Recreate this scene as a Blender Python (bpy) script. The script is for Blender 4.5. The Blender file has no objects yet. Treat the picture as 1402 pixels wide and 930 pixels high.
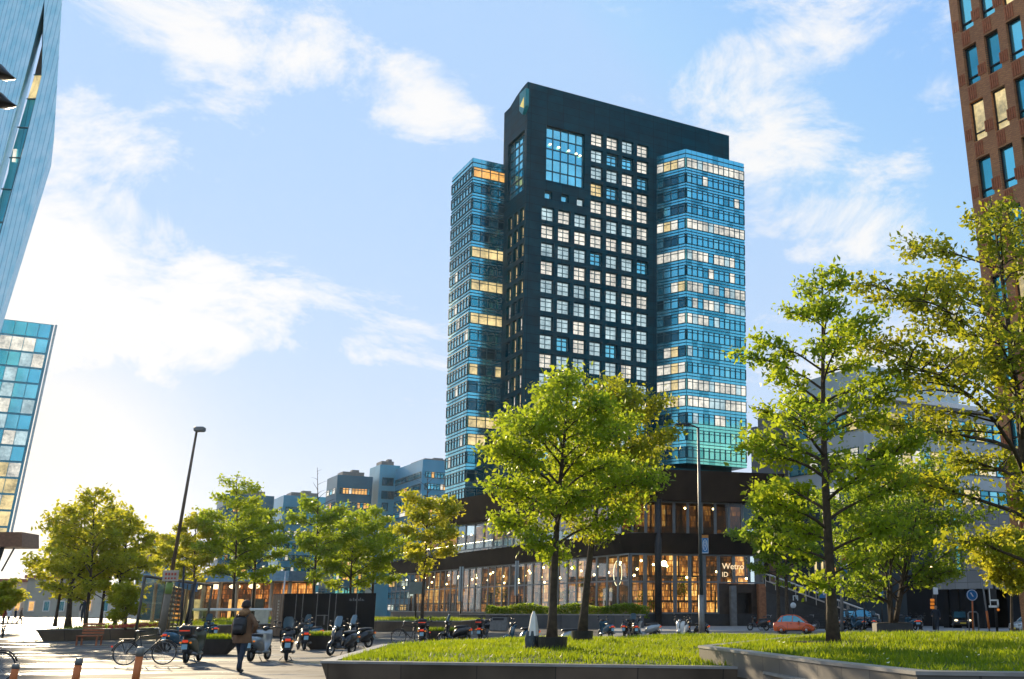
import bpy, math, random
import numpy as np
from mathutils import Vector, Matrix
R = math.radians
sc = bpy.context.scene
col = sc.collection
rnd = random.Random(7)

# ------------------------------------------------------------------ survey of the place
F, PX, PY, HZ, EYE = 1400.0, 890.0, 465.0, 833.0, 1.65
pitch = math.atan((HZ - PY) / F)
cp, sp = math.cos(pitch), math.sin(pitch)
def ray(x, y):
    u, v = (x - PX) / F, (PY - y) / F
    return Vector((u, cp - sp * v, sp + cp * v))
def at(x, y, Y):
    r = ray(x, y); t = Y / r.y
    return Vector((r.x * t, Y, EYE + r.z * t))
def gnd(x, y, z=0.0):
    r = ray(x, y); t = (z - EYE) / r.z
    return Vector((r.x * t, r.y * t, z))
def onwall(x, y, P, d):
    r = ray(x, y)
    det = -r.x * d[1] + d[0] * r.y
    t = (-P[0] * d[1] + d[0] * P[1]) / det
    s = (r.x * P[1] - r.y * P[0]) / det
    return s, EYE + r.z * t
def V2(p, d, s, z=0.0):
    return Vector((p[0] + d[0] * s, p[1] + d[1] * s, z))

# ------------------------------------------------------------------ materials
def _mat(name):
    m = bpy.data.materials.new(name); m.use_nodes = True
    nt = m.node_tree; nt.nodes.clear()
    return m, nt, nt.nodes, nt.links
def M(name, c, rough=.6, metal=0., var=.18, scale=3., bump=0., bscale=None, emit=0., ecol=None, spec=.5, alpha=1., coat=0., detail=5.):
    m, nt, N, L = _mat(name)
    out = N.new('ShaderNodeOutputMaterial'); b = N.new('ShaderNodeBsdfPrincipled')
    L.new(b.outputs[0], out.inputs[0])
    b.inputs['Roughness'].default_value = rough; b.inputs['Metallic'].default_value = metal
    b.inputs['Specular IOR Level'].default_value = spec; b.inputs['Coat Weight'].default_value = coat
    tc = N.new('ShaderNodeTexCoord')
    nz = N.new('ShaderNodeTexNoise'); nz.inputs['Scale'].default_value = scale; nz.inputs['Detail'].default_value = detail
    L.new(tc.outputs['Object'], nz.inputs['Vector'])
    rp = N.new('ShaderNodeValToRGB')
    lo = [max(0, x * (1 - var)) for x in c]; hi = [min(1, x * (1 + var)) for x in c]
    rp.color_ramp.elements[0].color = (*lo, 1); rp.color_ramp.elements[0].position = .3
    rp.color_ramp.elements[1].color = (*hi, 1); rp.color_ramp.elements[1].position = .7
    L.new(nz.outputs['Fac'], rp.inputs[0]); L.new(rp.outputs[0], b.inputs['Base Color'])
    if bump:
        n2 = N.new('ShaderNodeTexNoise'); n2.inputs['Scale'].default_value = bscale or scale * 6; n2.inputs['Detail'].default_value = 4
        L.new(tc.outputs['Object'], n2.inputs['Vector'])
        bp = N.new('ShaderNodeBump'); bp.inputs['Strength'].default_value = bump; bp.inputs['Distance'].default_value = .02
        L.new(n2.outputs['Fac'], bp.inputs['Height']); L.new(bp.outputs[0], b.inputs['Normal'])
    if emit:
        b.inputs['Emission Color'].default_value = (*(ecol or c), 1); b.inputs['Emission Strength'].default_value = emit
    return m
def lit(name, c, strength, scale=.6, lo=.35, stretch=(1, 1, 1)):
    """a glowing pane: glossy glass over uneven light"""
    m, nt, N, L = _mat(name)
    out = N.new('ShaderNodeOutputMaterial'); b = N.new('ShaderNodeBsdfPrincipled'); L.new(b.outputs[0], out.inputs[0])
    b.inputs['Base Color'].default_value = (.03, .06, .07, 1); b.inputs['Roughness'].default_value = .08
    tc = N.new('ShaderNodeTexCoord')
    def nz_(sc_, d):
        n = N.new('ShaderNodeTexNoise'); n.inputs['Scale'].default_value = sc_; n.inputs['Detail'].default_value = d; n.inputs['Roughness'].default_value = .7
        L.new(tc.outputs['Object'], n.inputs['Vector']); return n.outputs['Fac']
    a = N.new('ShaderNodeMath'); a.operation = 'ADD'; L.new(nz_(scale * .4, 1), a.inputs[0]); L.new(nz_(scale * 2.6, 4), a.inputs[1])
    rp = N.new('ShaderNodeValToRGB')
    rp.color_ramp.elements[0].position = .36; rp.color_ramp.elements[0].color = (c[0] * lo * .8, c[1] * lo * .85, c[2] * lo * .9, 1)
    rp.color_ramp.elements[1].position = .62; rp.color_ramp.elements[1].color = (*c, 1)
    hf = N.new('ShaderNodeMath'); hf.operation = 'MULTIPLY'; hf.inputs[1].default_value = .5; L.new(a.outputs[0], hf.inputs[0])
    L.new(hf.outputs[0], rp.inputs[0]); L.new(rp.outputs[0], b.inputs['Emission Color'])
    b.inputs['Emission Strength'].default_value = strength
    return m
def shopglow(name, d=(1, 0), strength=1.0):
    """glowing shop back wall: panels, shelves and goods with warm lamp light painted in"""
    m, nt, N, L = _mat(name)
    out = N.new('ShaderNodeOutputMaterial'); b = N.new('ShaderNodeBsdfPrincipled'); L.new(b.outputs[0], out.inputs[0])
    b.inputs['Base Color'].default_value = (.03, .015, .008, 1); b.inputs['Roughness'].default_value = .7
    tc = N.new('ShaderNodeTexCoord'); sx = N.new('ShaderNodeSeparateXYZ'); L.new(tc.outputs['Object'], sx.inputs[0])
    dt = N.new('ShaderNodeVectorMath'); dt.operation = 'DOT_PRODUCT'; dt.inputs[1].default_value = (d[0], d[1], 0); L.new(tc.outputs['Object'], dt.inputs[0])
    cx = N.new('ShaderNodeCombineXYZ'); L.new(dt.outputs['Value'], cx.inputs[0]); L.new(sx.outputs[2], cx.inputs[1])
    def bricks(w, h, mort, off, sq):
        t = N.new('ShaderNodeTexBrick'); t.offset = off; t.squash = sq; t.squash_frequency = 3
        for k, v in (('Color1', (0, 0, 0, 1)), ('Color2', (1, 1, 1, 1)), ('Mortar', (0, 0, 0, 1)), ('Scale', 1), ('Brick Width', w), ('Row Height', h), ('Mortar Size', mort), ('Mortar Smooth', .2)): t.inputs[k].default_value = v
        L.new(cx.outputs[0], t.inputs['Vector']); return t
    def mt(op, a, c):
        n = N.new('ShaderNodeMath'); n.operation = op
        for q, x in enumerate((a, c)):
            if isinstance(x, (int, float)): n.inputs[q].default_value = x
            else: L.new(x, n.inputs[q])
        return n.outputs[0]
    A_, B_, C_ = bricks(1.35, 2.3, .09, .4, 1.6), bricks(.42, .55, .05, .3, .6), bricks(.13, .3, .02, .5, 1)
    nz = N.new('ShaderNodeTexNoise'); nz.inputs['Scale'].default_value = .55; nz.inputs['Detail'].default_value = 4; L.new(tc.outputs['Object'], nz.inputs['Vector'])
    nz2 = N.new('ShaderNodeTexNoise'); nz2.inputs['Scale'].default_value = .17; nz2.inputs['Detail'].default_value = 1; L.new(tc.outputs['Object'], nz2.inputs['Vector'])
    v = mt('ADD', mt('ADD', mt('MULTIPLY', A_.outputs['Color'], .34), mt('MULTIPLY', B_.outputs['Color'], .26)), mt('ADD', mt('MULTIPLY', C_.outputs['Color'], .16), mt('ADD', mt('MULTIPLY', nz.outputs['Fac'], .5), mt('MULTIPLY', mt('SUBTRACT', nz2.outputs['Fac'], .5), 1.0))))
    v = mt('MULTIPLY', v, mt('SUBTRACT', 1.0, mt('MULTIPLY', A_.outputs['Fac'], .8)))
    rp = N.new('ShaderNodeValToRGB'); e = rp.color_ramp.elements
    e[0].position = .30; e[0].color = (.008, .006, .005, 1); e[1].position = 1.0; e[1].color = (1, .7, .3, 1)
    x = e.new(.5); x.color = (.07, .024, .009, 1); x = e.new(.68); x.color = (.42, .13, .025, 1); x = e.new(.84); x.color = (.9, .40, .08, 1)
    L.new(v, rp.inputs[0]); L.new(rp.outputs[0], b.inputs['Emission Color']); b.inputs['Emission Strength'].default_value = strength  # emission carries the painted lamp light; the wall itself glows
    return m
def glass(name, tint=(.75, .9, .9), clear=.75, rough=.02):
    m, nt, N, L = _mat(name)
    out = N.new('ShaderNodeOutputMaterial'); mx = N.new('ShaderNodeMixShader')
    t = N.new('ShaderNodeBsdfTransparent'); t.inputs[0].default_value = (*tint, 1)
    g = N.new('ShaderNodeBsdfGlossy'); g.inputs['Roughness'].default_value = rough; g.inputs['Color'].default_value = (.85, .95, 1, 1)
    fr = N.new('ShaderNodeFresnel'); fr.inputs[0].default_value = 1.5
    ma = N.new('ShaderNodeMath'); ma.operation = 'MULTIPLY_ADD'; ma.inputs[1].default_value = .17; ma.inputs[2].default_value = (1 - clear) * .15
    L.new(fr.outputs[0], ma.inputs[0]); L.new(ma.outputs[0], mx.inputs[0]); L.new(t.outputs[0], mx.inputs[1]); L.new(g.outputs[0], mx.inputs[2])
    L.new(mx.outputs[0], out.inputs[0])
    return m
def facade_glass(name, c, rough=.12, metal=.8, var=.25, scale=.35, wav=.12):
    m = M(name, c, rough, metal, var, scale, bump=wav, bscale=.5)
    return m
def leafmat(name, c, tr, scale=1.1):
    m, nt, N, L = _mat(name)
    out = N.new('ShaderNodeOutputMaterial'); mx = N.new('ShaderNodeMixShader'); mx.inputs[0].default_value = .58
    d = N.new('ShaderNodeBsdfPrincipled'); d.inputs['Roughness'].default_value = .5; d.inputs['Specular IOR Level'].default_value = .3
    t = N.new('ShaderNodeBsdfTranslucent')
    tc = N.new('ShaderNodeTexCoord'); nz = N.new('ShaderNodeTexNoise'); nz.inputs['Scale'].default_value = scale; nz.inputs['Detail'].default_value = 6
    nz.inputs['Roughness'].default_value = .75
    L.new(tc.outputs['Object'], nz.inputs['Vector'])
    for src, sh in ((c, d.inputs['Base Color']), (tr, t.inputs[0])):
        rp = N.new('ShaderNodeValToRGB')
        rp.color_ramp.elements[0].position = .3; rp.color_ramp.elements[0].color = (src[0] * .42, src[1] * .60, src[2] * .9, 1)
        rp.color_ramp.elements[1].position = .7; rp.color_ramp.elements[1].color = (src[0] * 1.35, src[1] * 1.2, src[2], 1)
        L.new(nz.outputs['Fac'], rp.inputs[0]); L.new(rp.outputs[0], sh)
    L.new(d.outputs[0], mx.inputs[1]); L.new(t.outputs[0], mx.inputs[2]); L.new(mx.outputs[0], out.inputs[0])
    return m
def brickmat(name, c1, c2, mort, bw, bh, ms, rough=.7, offset=.5, bump=.3, swap=None, var=.25, msmooth=.1, specv=.5):
    """courses on the xy plane of the object (swap maps another plane onto it)"""
    m, nt, N, L = _mat(name)
    out = N.new('ShaderNodeOutputMaterial'); b = N.new('ShaderNodeBsdfPrincipled'); L.new(b.outputs[0], out.inputs[0])
    b.inputs['Specular IOR Level'].default_value = specv
    tc = N.new('ShaderNodeTexCoord'); vec = tc.outputs['Object']
    if swap is not None:
        sx = N.new('ShaderNodeSeparateXYZ'); L.new(vec, sx.inputs[0])
        dt = N.new('ShaderNodeVectorMath'); dt.operation = 'DOT_PRODUCT'; dt.inputs[1].default_value = (swap[0], swap[1], 0); L.new(vec, dt.inputs[0])
        cx = N.new('ShaderNodeCombineXYZ'); L.new(dt.outputs['Value'], cx.inputs[0]); L.new(sx.outputs[2], cx.inputs[1]); vec = cx.outputs[0]
    bt = N.new('ShaderNodeTexBrick'); bt.offset = offset
    bt.inputs['Color1'].default_value = (*c1, 1); bt.inputs['Color2'].default_value = (*c2, 1); bt.inputs['Mortar'].default_value = (*mort, 1)
    bt.inputs['Scale'].default_value = 1; bt.inputs['Brick Width'].default_value = bw; bt.inputs['Row Height'].default_value = bh
    bt.inputs['Mortar Size'].default_value = ms; bt.inputs['Mortar Smooth'].default_value = msmooth
    L.new(vec, bt.inputs['Vector'])
    nz = N.new('ShaderNodeTexNoise'); nz.inputs['Scale'].default_value = .6; nz.inputs['Detail'].default_value = 7; L.new(tc.outputs['Object'], nz.inputs['Vector'])
    rp = N.new('ShaderNodeValToRGB'); rp.color_ramp.elements[0].position = .3; rp.color_ramp.elements[1].position = .72
    rp.color_ramp.elements[0].color = (1 - var, 1 - var, 1 - var, 1); rp.color_ramp.elements[1].color = (1, 1, 1, 1)
    L.new(nz.outputs['Fac'], rp.inputs[0])
    mul = N.new('ShaderNodeMix'); mul.data_type = 'RGBA'; mul.blend_type = 'MULTIPLY'; mul.inputs[0].default_value = 1
    L.new(bt.outputs['Color'], mul.inputs[6]); L.new(rp.outputs[0], mul.inputs[7]); L.new(mul.outputs[2], b.inputs['Base Color'])
    r2 = N.new('ShaderNodeMapRange'); r2.inputs[3].default_value = rough - .15; r2.inputs[4].default_value = rough + .12; L.new(nz.outputs['Fac'], r2.inputs[0]); L.new(r2.outputs[0], b.inputs['Roughness'])
    bp = N.new('ShaderNodeBump'); bp.inputs['Strength'].default_value = bump; bp.inputs['Distance'].default_value = .01; bp.invert = True
    L.new(bt.outputs['Fac'], bp.inputs['Height']); L.new(bp.outputs[0], b.inputs['Normal'])
    return m

# ------------------------------------------------------------------ mesh helper
ORG = {}
class MB:
    def __init__(self): self.v, self.f, self.m = [], [], []
    def add(self, vs, fs, mi=0):
        o = len(self.v); self.v += [tuple(p) for p in vs]
        for q in fs: self.f.append(tuple(i + o for i in q)); self.m.append(mi)
        return self
    def quad(self, a, b, c, d, mi=0): return self.add([a, b, c, d], [(0, 1, 2, 3)], mi)
    def poly(self, pts, mi=0): return self.add(pts, [tuple(range(len(pts)))], mi)
    def obox(self, P, a, b, c, mi=0):
        P, a, b, c = map(Vector, (P, a, b, c))
        vs = [P, P + a, P + a + b, P + b, P + c, P + a + c, P + a + b + c, P + b + c]
        return self.add(vs, [(3, 2, 1, 0), (4, 5, 6, 7), (0, 1, 5, 4), (1, 2, 6, 5), (2, 3, 7, 6), (3, 0, 4, 7)], mi)
    def box(self, c, s, rz=0, mi=0):
        c = Vector(c); a = Vector((math.cos(rz), math.sin(rz), 0)) * s[0]; b = Vector((-math.sin(rz), math.cos(rz), 0)) * s[1]; h = Vector((0, 0, s[2]))
        return self.obox(c - a / 2 - b / 2 - h / 2, a, b, h, mi)
    def bbox(self, c, s, bv, mi=0, rz=0):
        """box with its edges chamfered"""
        vs = []; x, y, z = [k / 2 for k in s]; ca, sa = math.cos(rz), math.sin(rz)
        rings = [(x - bv, y - bv, -z), (x, y, -z + bv), (x, y, z - bv), (x - bv, y - bv, z)]
        for (a, b, h) in rings:
            k = bv
            ring = [(a - k, -b), (a, -b + k), (a, b - k), (a - k, b), (-a + k, b), (-a, b - k), (-a, -b + k), (-a + k, -b)]
            vs += [(c[0] + p * ca - q * sa, c[1] + p * sa + q * ca, c[2] + h) for p, q in ring]
        fs = [tuple(range(7, -1, -1)), tuple(range(24, 32))]
        for r in range(3):
            for i in range(8): fs.append((r * 8 + i, r * 8 + (i + 1) % 8, r * 8 + 8 + (i + 1) % 8, r * 8 + 8 + i))
        return self.add(vs, fs, mi)
    def prism(self, pl, z0, z1, mi=0, top=None, mt=None, mbm=None):
        top = top or pl; n = len(pl)
        vs = [(p[0], p[1], z0) for p in pl] + [(p[0], p[1], z1) for p in top]
        self.add(vs, [(i, (i + 1) % n, (i + 1) % n + n, i + n) for i in range(n)], mi)
        self.add(vs[n:], [tuple(range(n))], mi if mt is None else mt)
        return self.add(vs[:n], [tuple(range(n - 1, -1, -1))], mi if mbm is None else mbm)
    def tube(self, pts, rad, n=8, mi=0, cap=True):
        pts = [Vector(p) for p in pts]; k = len(pts)
        if not hasattr(rad, '__len__'): rad = [rad] * k
        vs = []; ref = None
        for i, p in enumerate(pts):
            t = (pts[min(i + 1, k - 1)] - pts[max(i - 1, 0)])
            t = t.normalized() if t.length > 1e-9 else Vector((0, 0, 1))
            if ref is None: ref = Vector((0, 0, 1)) if abs(t.z) < .9 else Vector((1, 0, 0))
            a = t.cross(ref)
            if a.length < 1e-4: a = t.cross(Vector((0, 1, 0)))
            a.normalize(); b = a.cross(t).normalized(); ref = b
            ref = b
            for j in range(n):
                an = 2 * math.pi * j / n
                vs.append(p + (a * math.cos(an) + b * math.sin(an)) * rad[i])
        fs = [(i * n + j, i * n + (j + 1) % n, (i + 1) * n + (j + 1) % n, (i + 1) * n + j) for i in range(k - 1) for j in range(n)]
        if cap: fs += [tuple(range(n - 1, -1, -1)), tuple(range((k - 1) * n, k * n))]
        return self.add(vs, fs, mi)
    def cyl(self, a, b, r, n=16, mi=0, r2=None): return self.tube([a, b], [r, r if r2 is None else r2], n, mi)
    def torus(self, c, Rr, r, axis='y', n=28, k=8, mi=0):
        vs = []; c = Vector(c)
        for i in range(n):
            A = 2 * math.pi * i / n
            for j in range(k):
                B = 2 * math.pi * j / k; q = Rr + r * math.cos(B); h = r * math.sin(B)
                p = {'y': (q * math.cos(A), h, q * math.sin(A)), 'z': (q * math.cos(A), q * math.sin(A), h), 'x': (h, q * math.cos(A), q * math.sin(A))}[axis]
                vs.append(c + Vector(p))
        return self.add(vs, [(i * k + j, ((i + 1) % n) * k + j, ((i + 1) % n) * k + (j + 1) % k, i * k + (j + 1) % k) for i in range(n) for j in range(k)], mi)
    def ball(self, c, r, n=12, k=8, mi=0):
        r = r if hasattr(r, '__len__') else (r, r, r)
        pts = [(0, 0, 1)]
        for i in range(1, k):
            t = math.pi * i / k
            pts += [(math.sin(t) * math.cos(2 * math.pi * j / n), math.sin(t) * math.sin(2 * math.pi * j / n), math.cos(t)) for j in range(n)]
        pts.append((0, 0, -1))
        fs = [(0, 1 + j, 1 + (j + 1) % n) for j in range(n)]
        for i in range(k - 2):
            fs += [(1 + i * n + j, 1 + (i + 1) * n + j, 1 + (i + 1) * n + (j + 1) % n, 1 + i * n + (j + 1) % n) for j in range(n)]
        e = len(pts) - 1; fs += [(e, 1 + (k - 2) * n + (j + 1) % n, 1 + (k - 2) * n + j) for j in range(n)]
        return self.add([(c[0] + p[0] * r[0], c[1] + p[1] * r[1], c[2] + p[2] * r[2]) for p in pts], fs, mi)
    def loft(self, secs, n=18, e=2.6, mi=0):
        """superellipse rings across x: (x, cz, half width, half height)"""
        vs = []
        for (x, cz, hw, hh) in secs:
            for j in range(n):
                a = 2 * math.pi * j / n; ca, sa = math.cos(a), math.sin(a)
                vs.append((x, hw * math.copysign(abs(ca) ** (2 / e), ca), cz + hh * math.copysign(abs(sa) ** (2 / e), sa)))
        k = len(secs)
        fs = [(i * n + j, i * n + (j + 1) % n, (i + 1) * n + (j + 1) % n, (i + 1) * n + j) for i in range(k - 1) for j in range(n)]
        fs += [tuple(range(n - 1, -1, -1)), tuple(range((k - 1) * n, k * n))]
        return self.add(vs, fs, mi)
    def build(self, name, mats, parent=None, smooth=False, warp=None):
        o = ORG.get(parent.name, Vector()) if parent else Vector()
        me = bpy.data.meshes.new(name)
        vs = [warp(p) for p in self.v] if warp else self.v
        me.from_pydata([(p[0] - o.x, p[1] - o.y, p[2] - o.z) for p in vs], [], self.f)
        if not isinstance(mats, (list, tuple)): mats = [mats]
        for m in mats: me.materials.append(m)
        me.polygons.foreach_set('material_index', self.m)
        if smooth: me.polygons.foreach_set('use_smooth', [True] * len(self.f))
        me.update()
        ob = bpy.data.objects.new(name, me); col.objects.link(ob)
        if parent: ob.parent = parent
        ORG[ob.name] = o
        return ob
def npmesh(name, verts, nper, mat, parent=None, mi=None, smooth=False):
    """many separate small faces of nper corners each"""
    o = ORG.get(parent.name, Vector()) if parent else Vector()
    v = np.asarray(verts, dtype=np.float32).reshape(-1, 3) - np.array(o, dtype=np.float32)
    nf = len(v) // nper
    me = bpy.data.meshes.new(name)
    me.vertices.add(len(v)); me.vertices.foreach_set('co', v.ravel())
    me.loops.add(len(v)); me.loops.foreach_set('vertex_index', np.arange(len(v), dtype=np.int32))
    me.polygons.add(nf); me.polygons.foreach_set('loop_start', np.arange(0, nf * nper, nper, dtype=np.int32))
    me.materials.append(mat); me.update(calc_edges=True); me.validate()
    ob = bpy.data.objects.new(name, me); col.objects.link(ob)
    if parent: ob.parent = parent
    ORG[ob.name] = o
    return ob
def tag(o, label=None, cat=None, group=None, kind=None):
    if label: o['label'] = label
    if cat: o['category'] = cat
    if group: o['group'] = group
    if kind: o['kind'] = kind
    return o
def root(name, loc, label=None, cat=None, group=None, kind=None, rz=0):
    o = bpy.data.objects.new(name, None); col.objects.link(o); o.location = loc; o.rotation_euler = (0, 0, rz)
    ORG[o.name] = Vector(loc)
    o.empty_display_size = .2
    return tag(o, label, cat, group, kind)
def proto(name):
    o = bpy.data.objects.new(name, None); col.objects.link(o); ORG[o.name] = Vector(); o.empty_display_size = .2
    return o
def copy_tree(o, parent=None):
    c = o.copy(); col.objects.link(c)
    if parent: c.parent = parent
    for ch in list(o.children): copy_tree(ch, c)
    return c
def textmesh(body, size, mat, parent, origin, xdir, up, name, depth=.01):
    cu = bpy.data.curves.new('t', 'FONT'); cu.body = body; cu.size = size; cu.align_x = 'CENTER'; cu.align_y = 'CENTER'; cu.extrude = depth
    tmp = bpy.data.objects.new('t', cu); col.objects.link(tmp)
    me = bpy.data.meshes.new_from_object(tmp.evaluated_get(bpy.context.evaluated_depsgraph_get()))
    bpy.data.objects.remove(tmp)
    x = Vector(xdir).normalized(); u = Vector(up).normalized(); n = x.cross(u)
    o = ORG.get(parent.name, Vector())
    me.transform(Matrix(((x.x, u.x, n.x, origin[0] - o.x), (x.y, u.y, n.y, origin[1] - o.y), (x.z, u.z, n.z, origin[2] - o.z), (0, 0, 0, 1))))
    me.name = name; me.materials.clear(); me.materials.append(mat)
    ob = bpy.data.objects.new(name, me); col.objects.link(ob); ob.parent = parent; ORG[ob.name] = o
    return ob
UP = Vector((0, 0, 1))

# ------------------------------------------------------------------ camera, sky, sun
cam = bpy.data.cameras.new('camera'); co = bpy.data.objects.new('camera', cam); col.objects.link(co); sc.camera = co
cam.sensor_fit = 'HORIZONTAL'; cam.sensor_width = 36; cam.lens = 36 * F / 1402
cam.shift_x = -(PX - 701) / 1402; cam.shift_y = 0
cam.clip_start = .1; cam.clip_end = 4000
co.location = (0, 0, EYE); co.rotation_euler = (math.pi / 2 + pitch, 0, 0)
SUN_AZ, SUN_EL = R(-31.5), R(16)
CLX, CLY = 7.7, 2.3
BANKS = [(-25.7, 28.7, 13.1, 3.4, -12, 0.55), (-14.6, 27.6, 5.8, 2.3, -15, 0.42), (-30.6, 22.6, 5.7, 2.5, 0, 0.50), (-31.4, 18.5, 6.7, 2.7, -3, 0.55), (-26.3, 16.1, 14.8, 3.0, -8, 0.60), (-16.9, 14.5, 7.5, 1.8, -5, 0.50), (-31.7, 13.9, 8.1, 4.6, 0, 0.60), (10.4, 30.1, 6.6, 4.3, 20, 0.50), (4.5, 28.3, 7.9, 2.4, 15, 0.42), (9.5, 21.8, 7.6, 3.2, -5, 0.50), (12.7, 18.2, 7.6, 3.2, 0, 0.50), (17.5, 27.1, 2.9, 1.7, 10, 0.40), (6.6, 25.1, 4.4, 2.2, 5, 0.40), (-11.9, 11.0, 3.2, 0.9, 0, 0.30), (12.1, 13.8, 8.8, 2.4, 0, 0.40), (70, 40, 30, 16, 10, .45), (110, 60, 30, 20, 0, .45), (170, 35, 40, 14, -8, .5), (-110, 35, 40, 16, 5, .5), (-150, 55, 30, 20, 0, .4)]
S = Vector((math.cos(SUN_EL) * math.sin(SUN_AZ), math.cos(SUN_EL) * math.cos(SUN_AZ), math.sin(SUN_EL)))
sl = bpy.data.lights.new('sun', 'SUN'); sl.energy = 4.2; sl.angle = R(.5); sl.color = (1, .8, .52)
so = bpy.data.objects.new('sun', sl); col.objects.link(so); so.rotation_euler = S.to_track_quat('Z', 'Y').to_euler()
w = bpy.data.worlds.new('World'); sc.world = w; w.use_nodes = True
nt = w.node_tree; N, L = nt.nodes, nt.links; N.clear()
def mth(op, a, b=None, c=None, cl=False):
    n = N.new('ShaderNodeMath'); n.operation = op; n.use_clamp = cl
    for i, q in enumerate((a, b, c)):
        if q is None: continue
        if isinstance(q, (int, float)): n.inputs[i].default_value = q
        else: L.new(q, n.inputs[i])
    return n.outputs[0]
wo = N.new('ShaderNodeOutputWorld'); bg = N.new('ShaderNodeBackground'); bg.inputs[1].default_value = .15; L.new(bg.outputs[0], wo.inputs[0])
sky = N.new('ShaderNodeTexSky'); sky.sky_type = 'NISHITA'; sky.sun_disc = False; sky.sun_elevation = SUN_EL; sky.sun_rotation = SUN_AZ
sky.altitude = 0; sky.air_density = 1.0; sky.dust_density = 1.2; sky.ozone_density = 2.0
tc = N.new('ShaderNodeTexCoord'); sx = N.new('ShaderNodeSeparateXYZ'); L.new(tc.outputs['Generated'], sx.inputs[0])
zz = mth('ADD', mth('MAXIMUM', sx.outputs[2], 0), .22)
cx = N.new('ShaderNodeCombineXYZ'); L.new(mth('DIVIDE', sx.outputs[0], zz), cx.inputs[0]); L.new(mth('DIVIDE', sx.outputs[1], zz), cx.inputs[1])
mp = N.new('ShaderNodeMapping'); mp.inputs['Location'].default_value = (CLX, CLY, 0); mp.inputs['Rotation'].default_value = (0, 0, R(-28)); mp.inputs['Scale'].default_value = (1.0, 1.75, 1)
L.new(cx.outputs[0], mp.inputs[0])
def noise(scale, det, rough, dist):
    n = N.new('ShaderNodeTexNoise'); n.inputs['Scale'].default_value = scale; n.inputs['Detail'].default_value = det; n.inputs['Roughness'].default_value = rough; n.inputs['Distortion'].default_value = dist
    L.new(mp.outputs[0], n.inputs['Vector']); return n.outputs['Fac']
big_ = noise(.75, 3, .5, .2)
mp2 = N.new('ShaderNodeMapping'); mp2.inputs['Location'].default_value = (CLX, CLY, 0); mp2.inputs['Rotation'].default_value = (0, R(8), 0); mp2.inputs['Scale'].default_value = (1, 1, 1.9)
L.new(tc.outputs['Generated'], mp2.inputs[0])
nf_ = N.new('ShaderNodeTexNoise'); nf_.inputs['Scale'].default_value = 6.5; nf_.inputs['Detail'].default_value = 10; nf_.inputs['Roughness'].default_value = .66; nf_.inputs['Distortion'].default_value = .4
L.new(mp2.outputs[0], nf_.inputs['Vector']); fine_ = nf_.outputs['Fac']
# cloud banks, each an ellipse of directions in the sky: azimuth, elevation, half sizes and tilt in degrees
def bank(az, el, a, b, tilt, wgt):
    az, el, tl = R(az), R(el), R(tilt)
    c = Vector((math.cos(el) * math.sin(az), math.cos(el) * math.cos(az), math.sin(el)))
    h = Vector((math.cos(az), -math.sin(az), 0)); v = h.cross(c)
    e1 = (h * math.cos(tl) + v * math.sin(tl)) / math.sin(R(a * 1.3)); e2 = (v * math.cos(tl) - h * math.sin(tl)) / math.sin(R(b * 1.4))
    sb = N.new('ShaderNodeVectorMath'); sb.operation = 'SUBTRACT'; L.new(tc.outputs['Generated'], sb.inputs[0]); sb.inputs[1].default_value = c
    q = []
    for e in (e1, e2):
        d_ = N.new('ShaderNodeVectorMath'); d_.operation = 'DOT_PRODUCT'; L.new(sb.outputs[0], d_.inputs[0]); d_.inputs[1].default_value = e; q.append(mth('POWER', mth('ABSOLUTE', d_.outputs['Value']), 2.0))
    return mth('MULTIPLY', mth('SUBTRACT', 1.0, mth('SQRT', mth('ADD', q[0], q[1])), None, True), wgt)
acc = None
for bk_ in BANKS:
    v_ = bank(*bk_); acc = v_ if acc is None else mth('ADD', acc, v_)
acc = mth('MINIMUM', acc, .5)
fac = mth('ADD', mth('ADD', mth('MULTIPLY', mth('SUBTRACT', big_, .5), .5), mth('MULTIPLY', mth('SUBTRACT', fine_, .5), 2.3)), acc)
cr = N.new('ShaderNodeMapRange'); cr.interpolation_type = 'SMOOTHSTEP'; cr.inputs[1].default_value = .13; cr.inputs[2].default_value = .66; L.new(fac, cr.inputs[0])
veil = mth('POWER', mth('SUBTRACT', 1.0, mth('MAXIMUM', sx.outputs[2], 0), None, True), 5.0)
veil = mth('MULTIPLY', veil, mth('ADD', .76, mth('MULTIPLY', sx.outputs[0], -.3)), None, True)
tot = mth('MAXIMUM', mth('MULTIPLY', cr.outputs[0], .92), veil)
cl_ = N.new('ShaderNodeVectorMath'); cl_.operation = 'MINIMUM'; L.new(sky.outputs[0], cl_.inputs[0]); cl_.inputs[1].default_value = (2.9, 3.2, 3.5)
base = N.new('ShaderNodeMix'); base.data_type = 'RGBA'; base.inputs[0].default_value = .68; L.new(cl_.outputs[0], base.inputs[6]); base.inputs[7].default_value = (.92, 1.88, 3.38, 1)
mixc = N.new('ShaderNodeMix'); mixc.data_type = 'RGBA'; L.new(tot, mixc.inputs[0]); L.new(base.outputs[2], mixc.inputs[6]); mixc.inputs[7].default_value = (3.45, 3.4, 3.35, 1)
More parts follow.
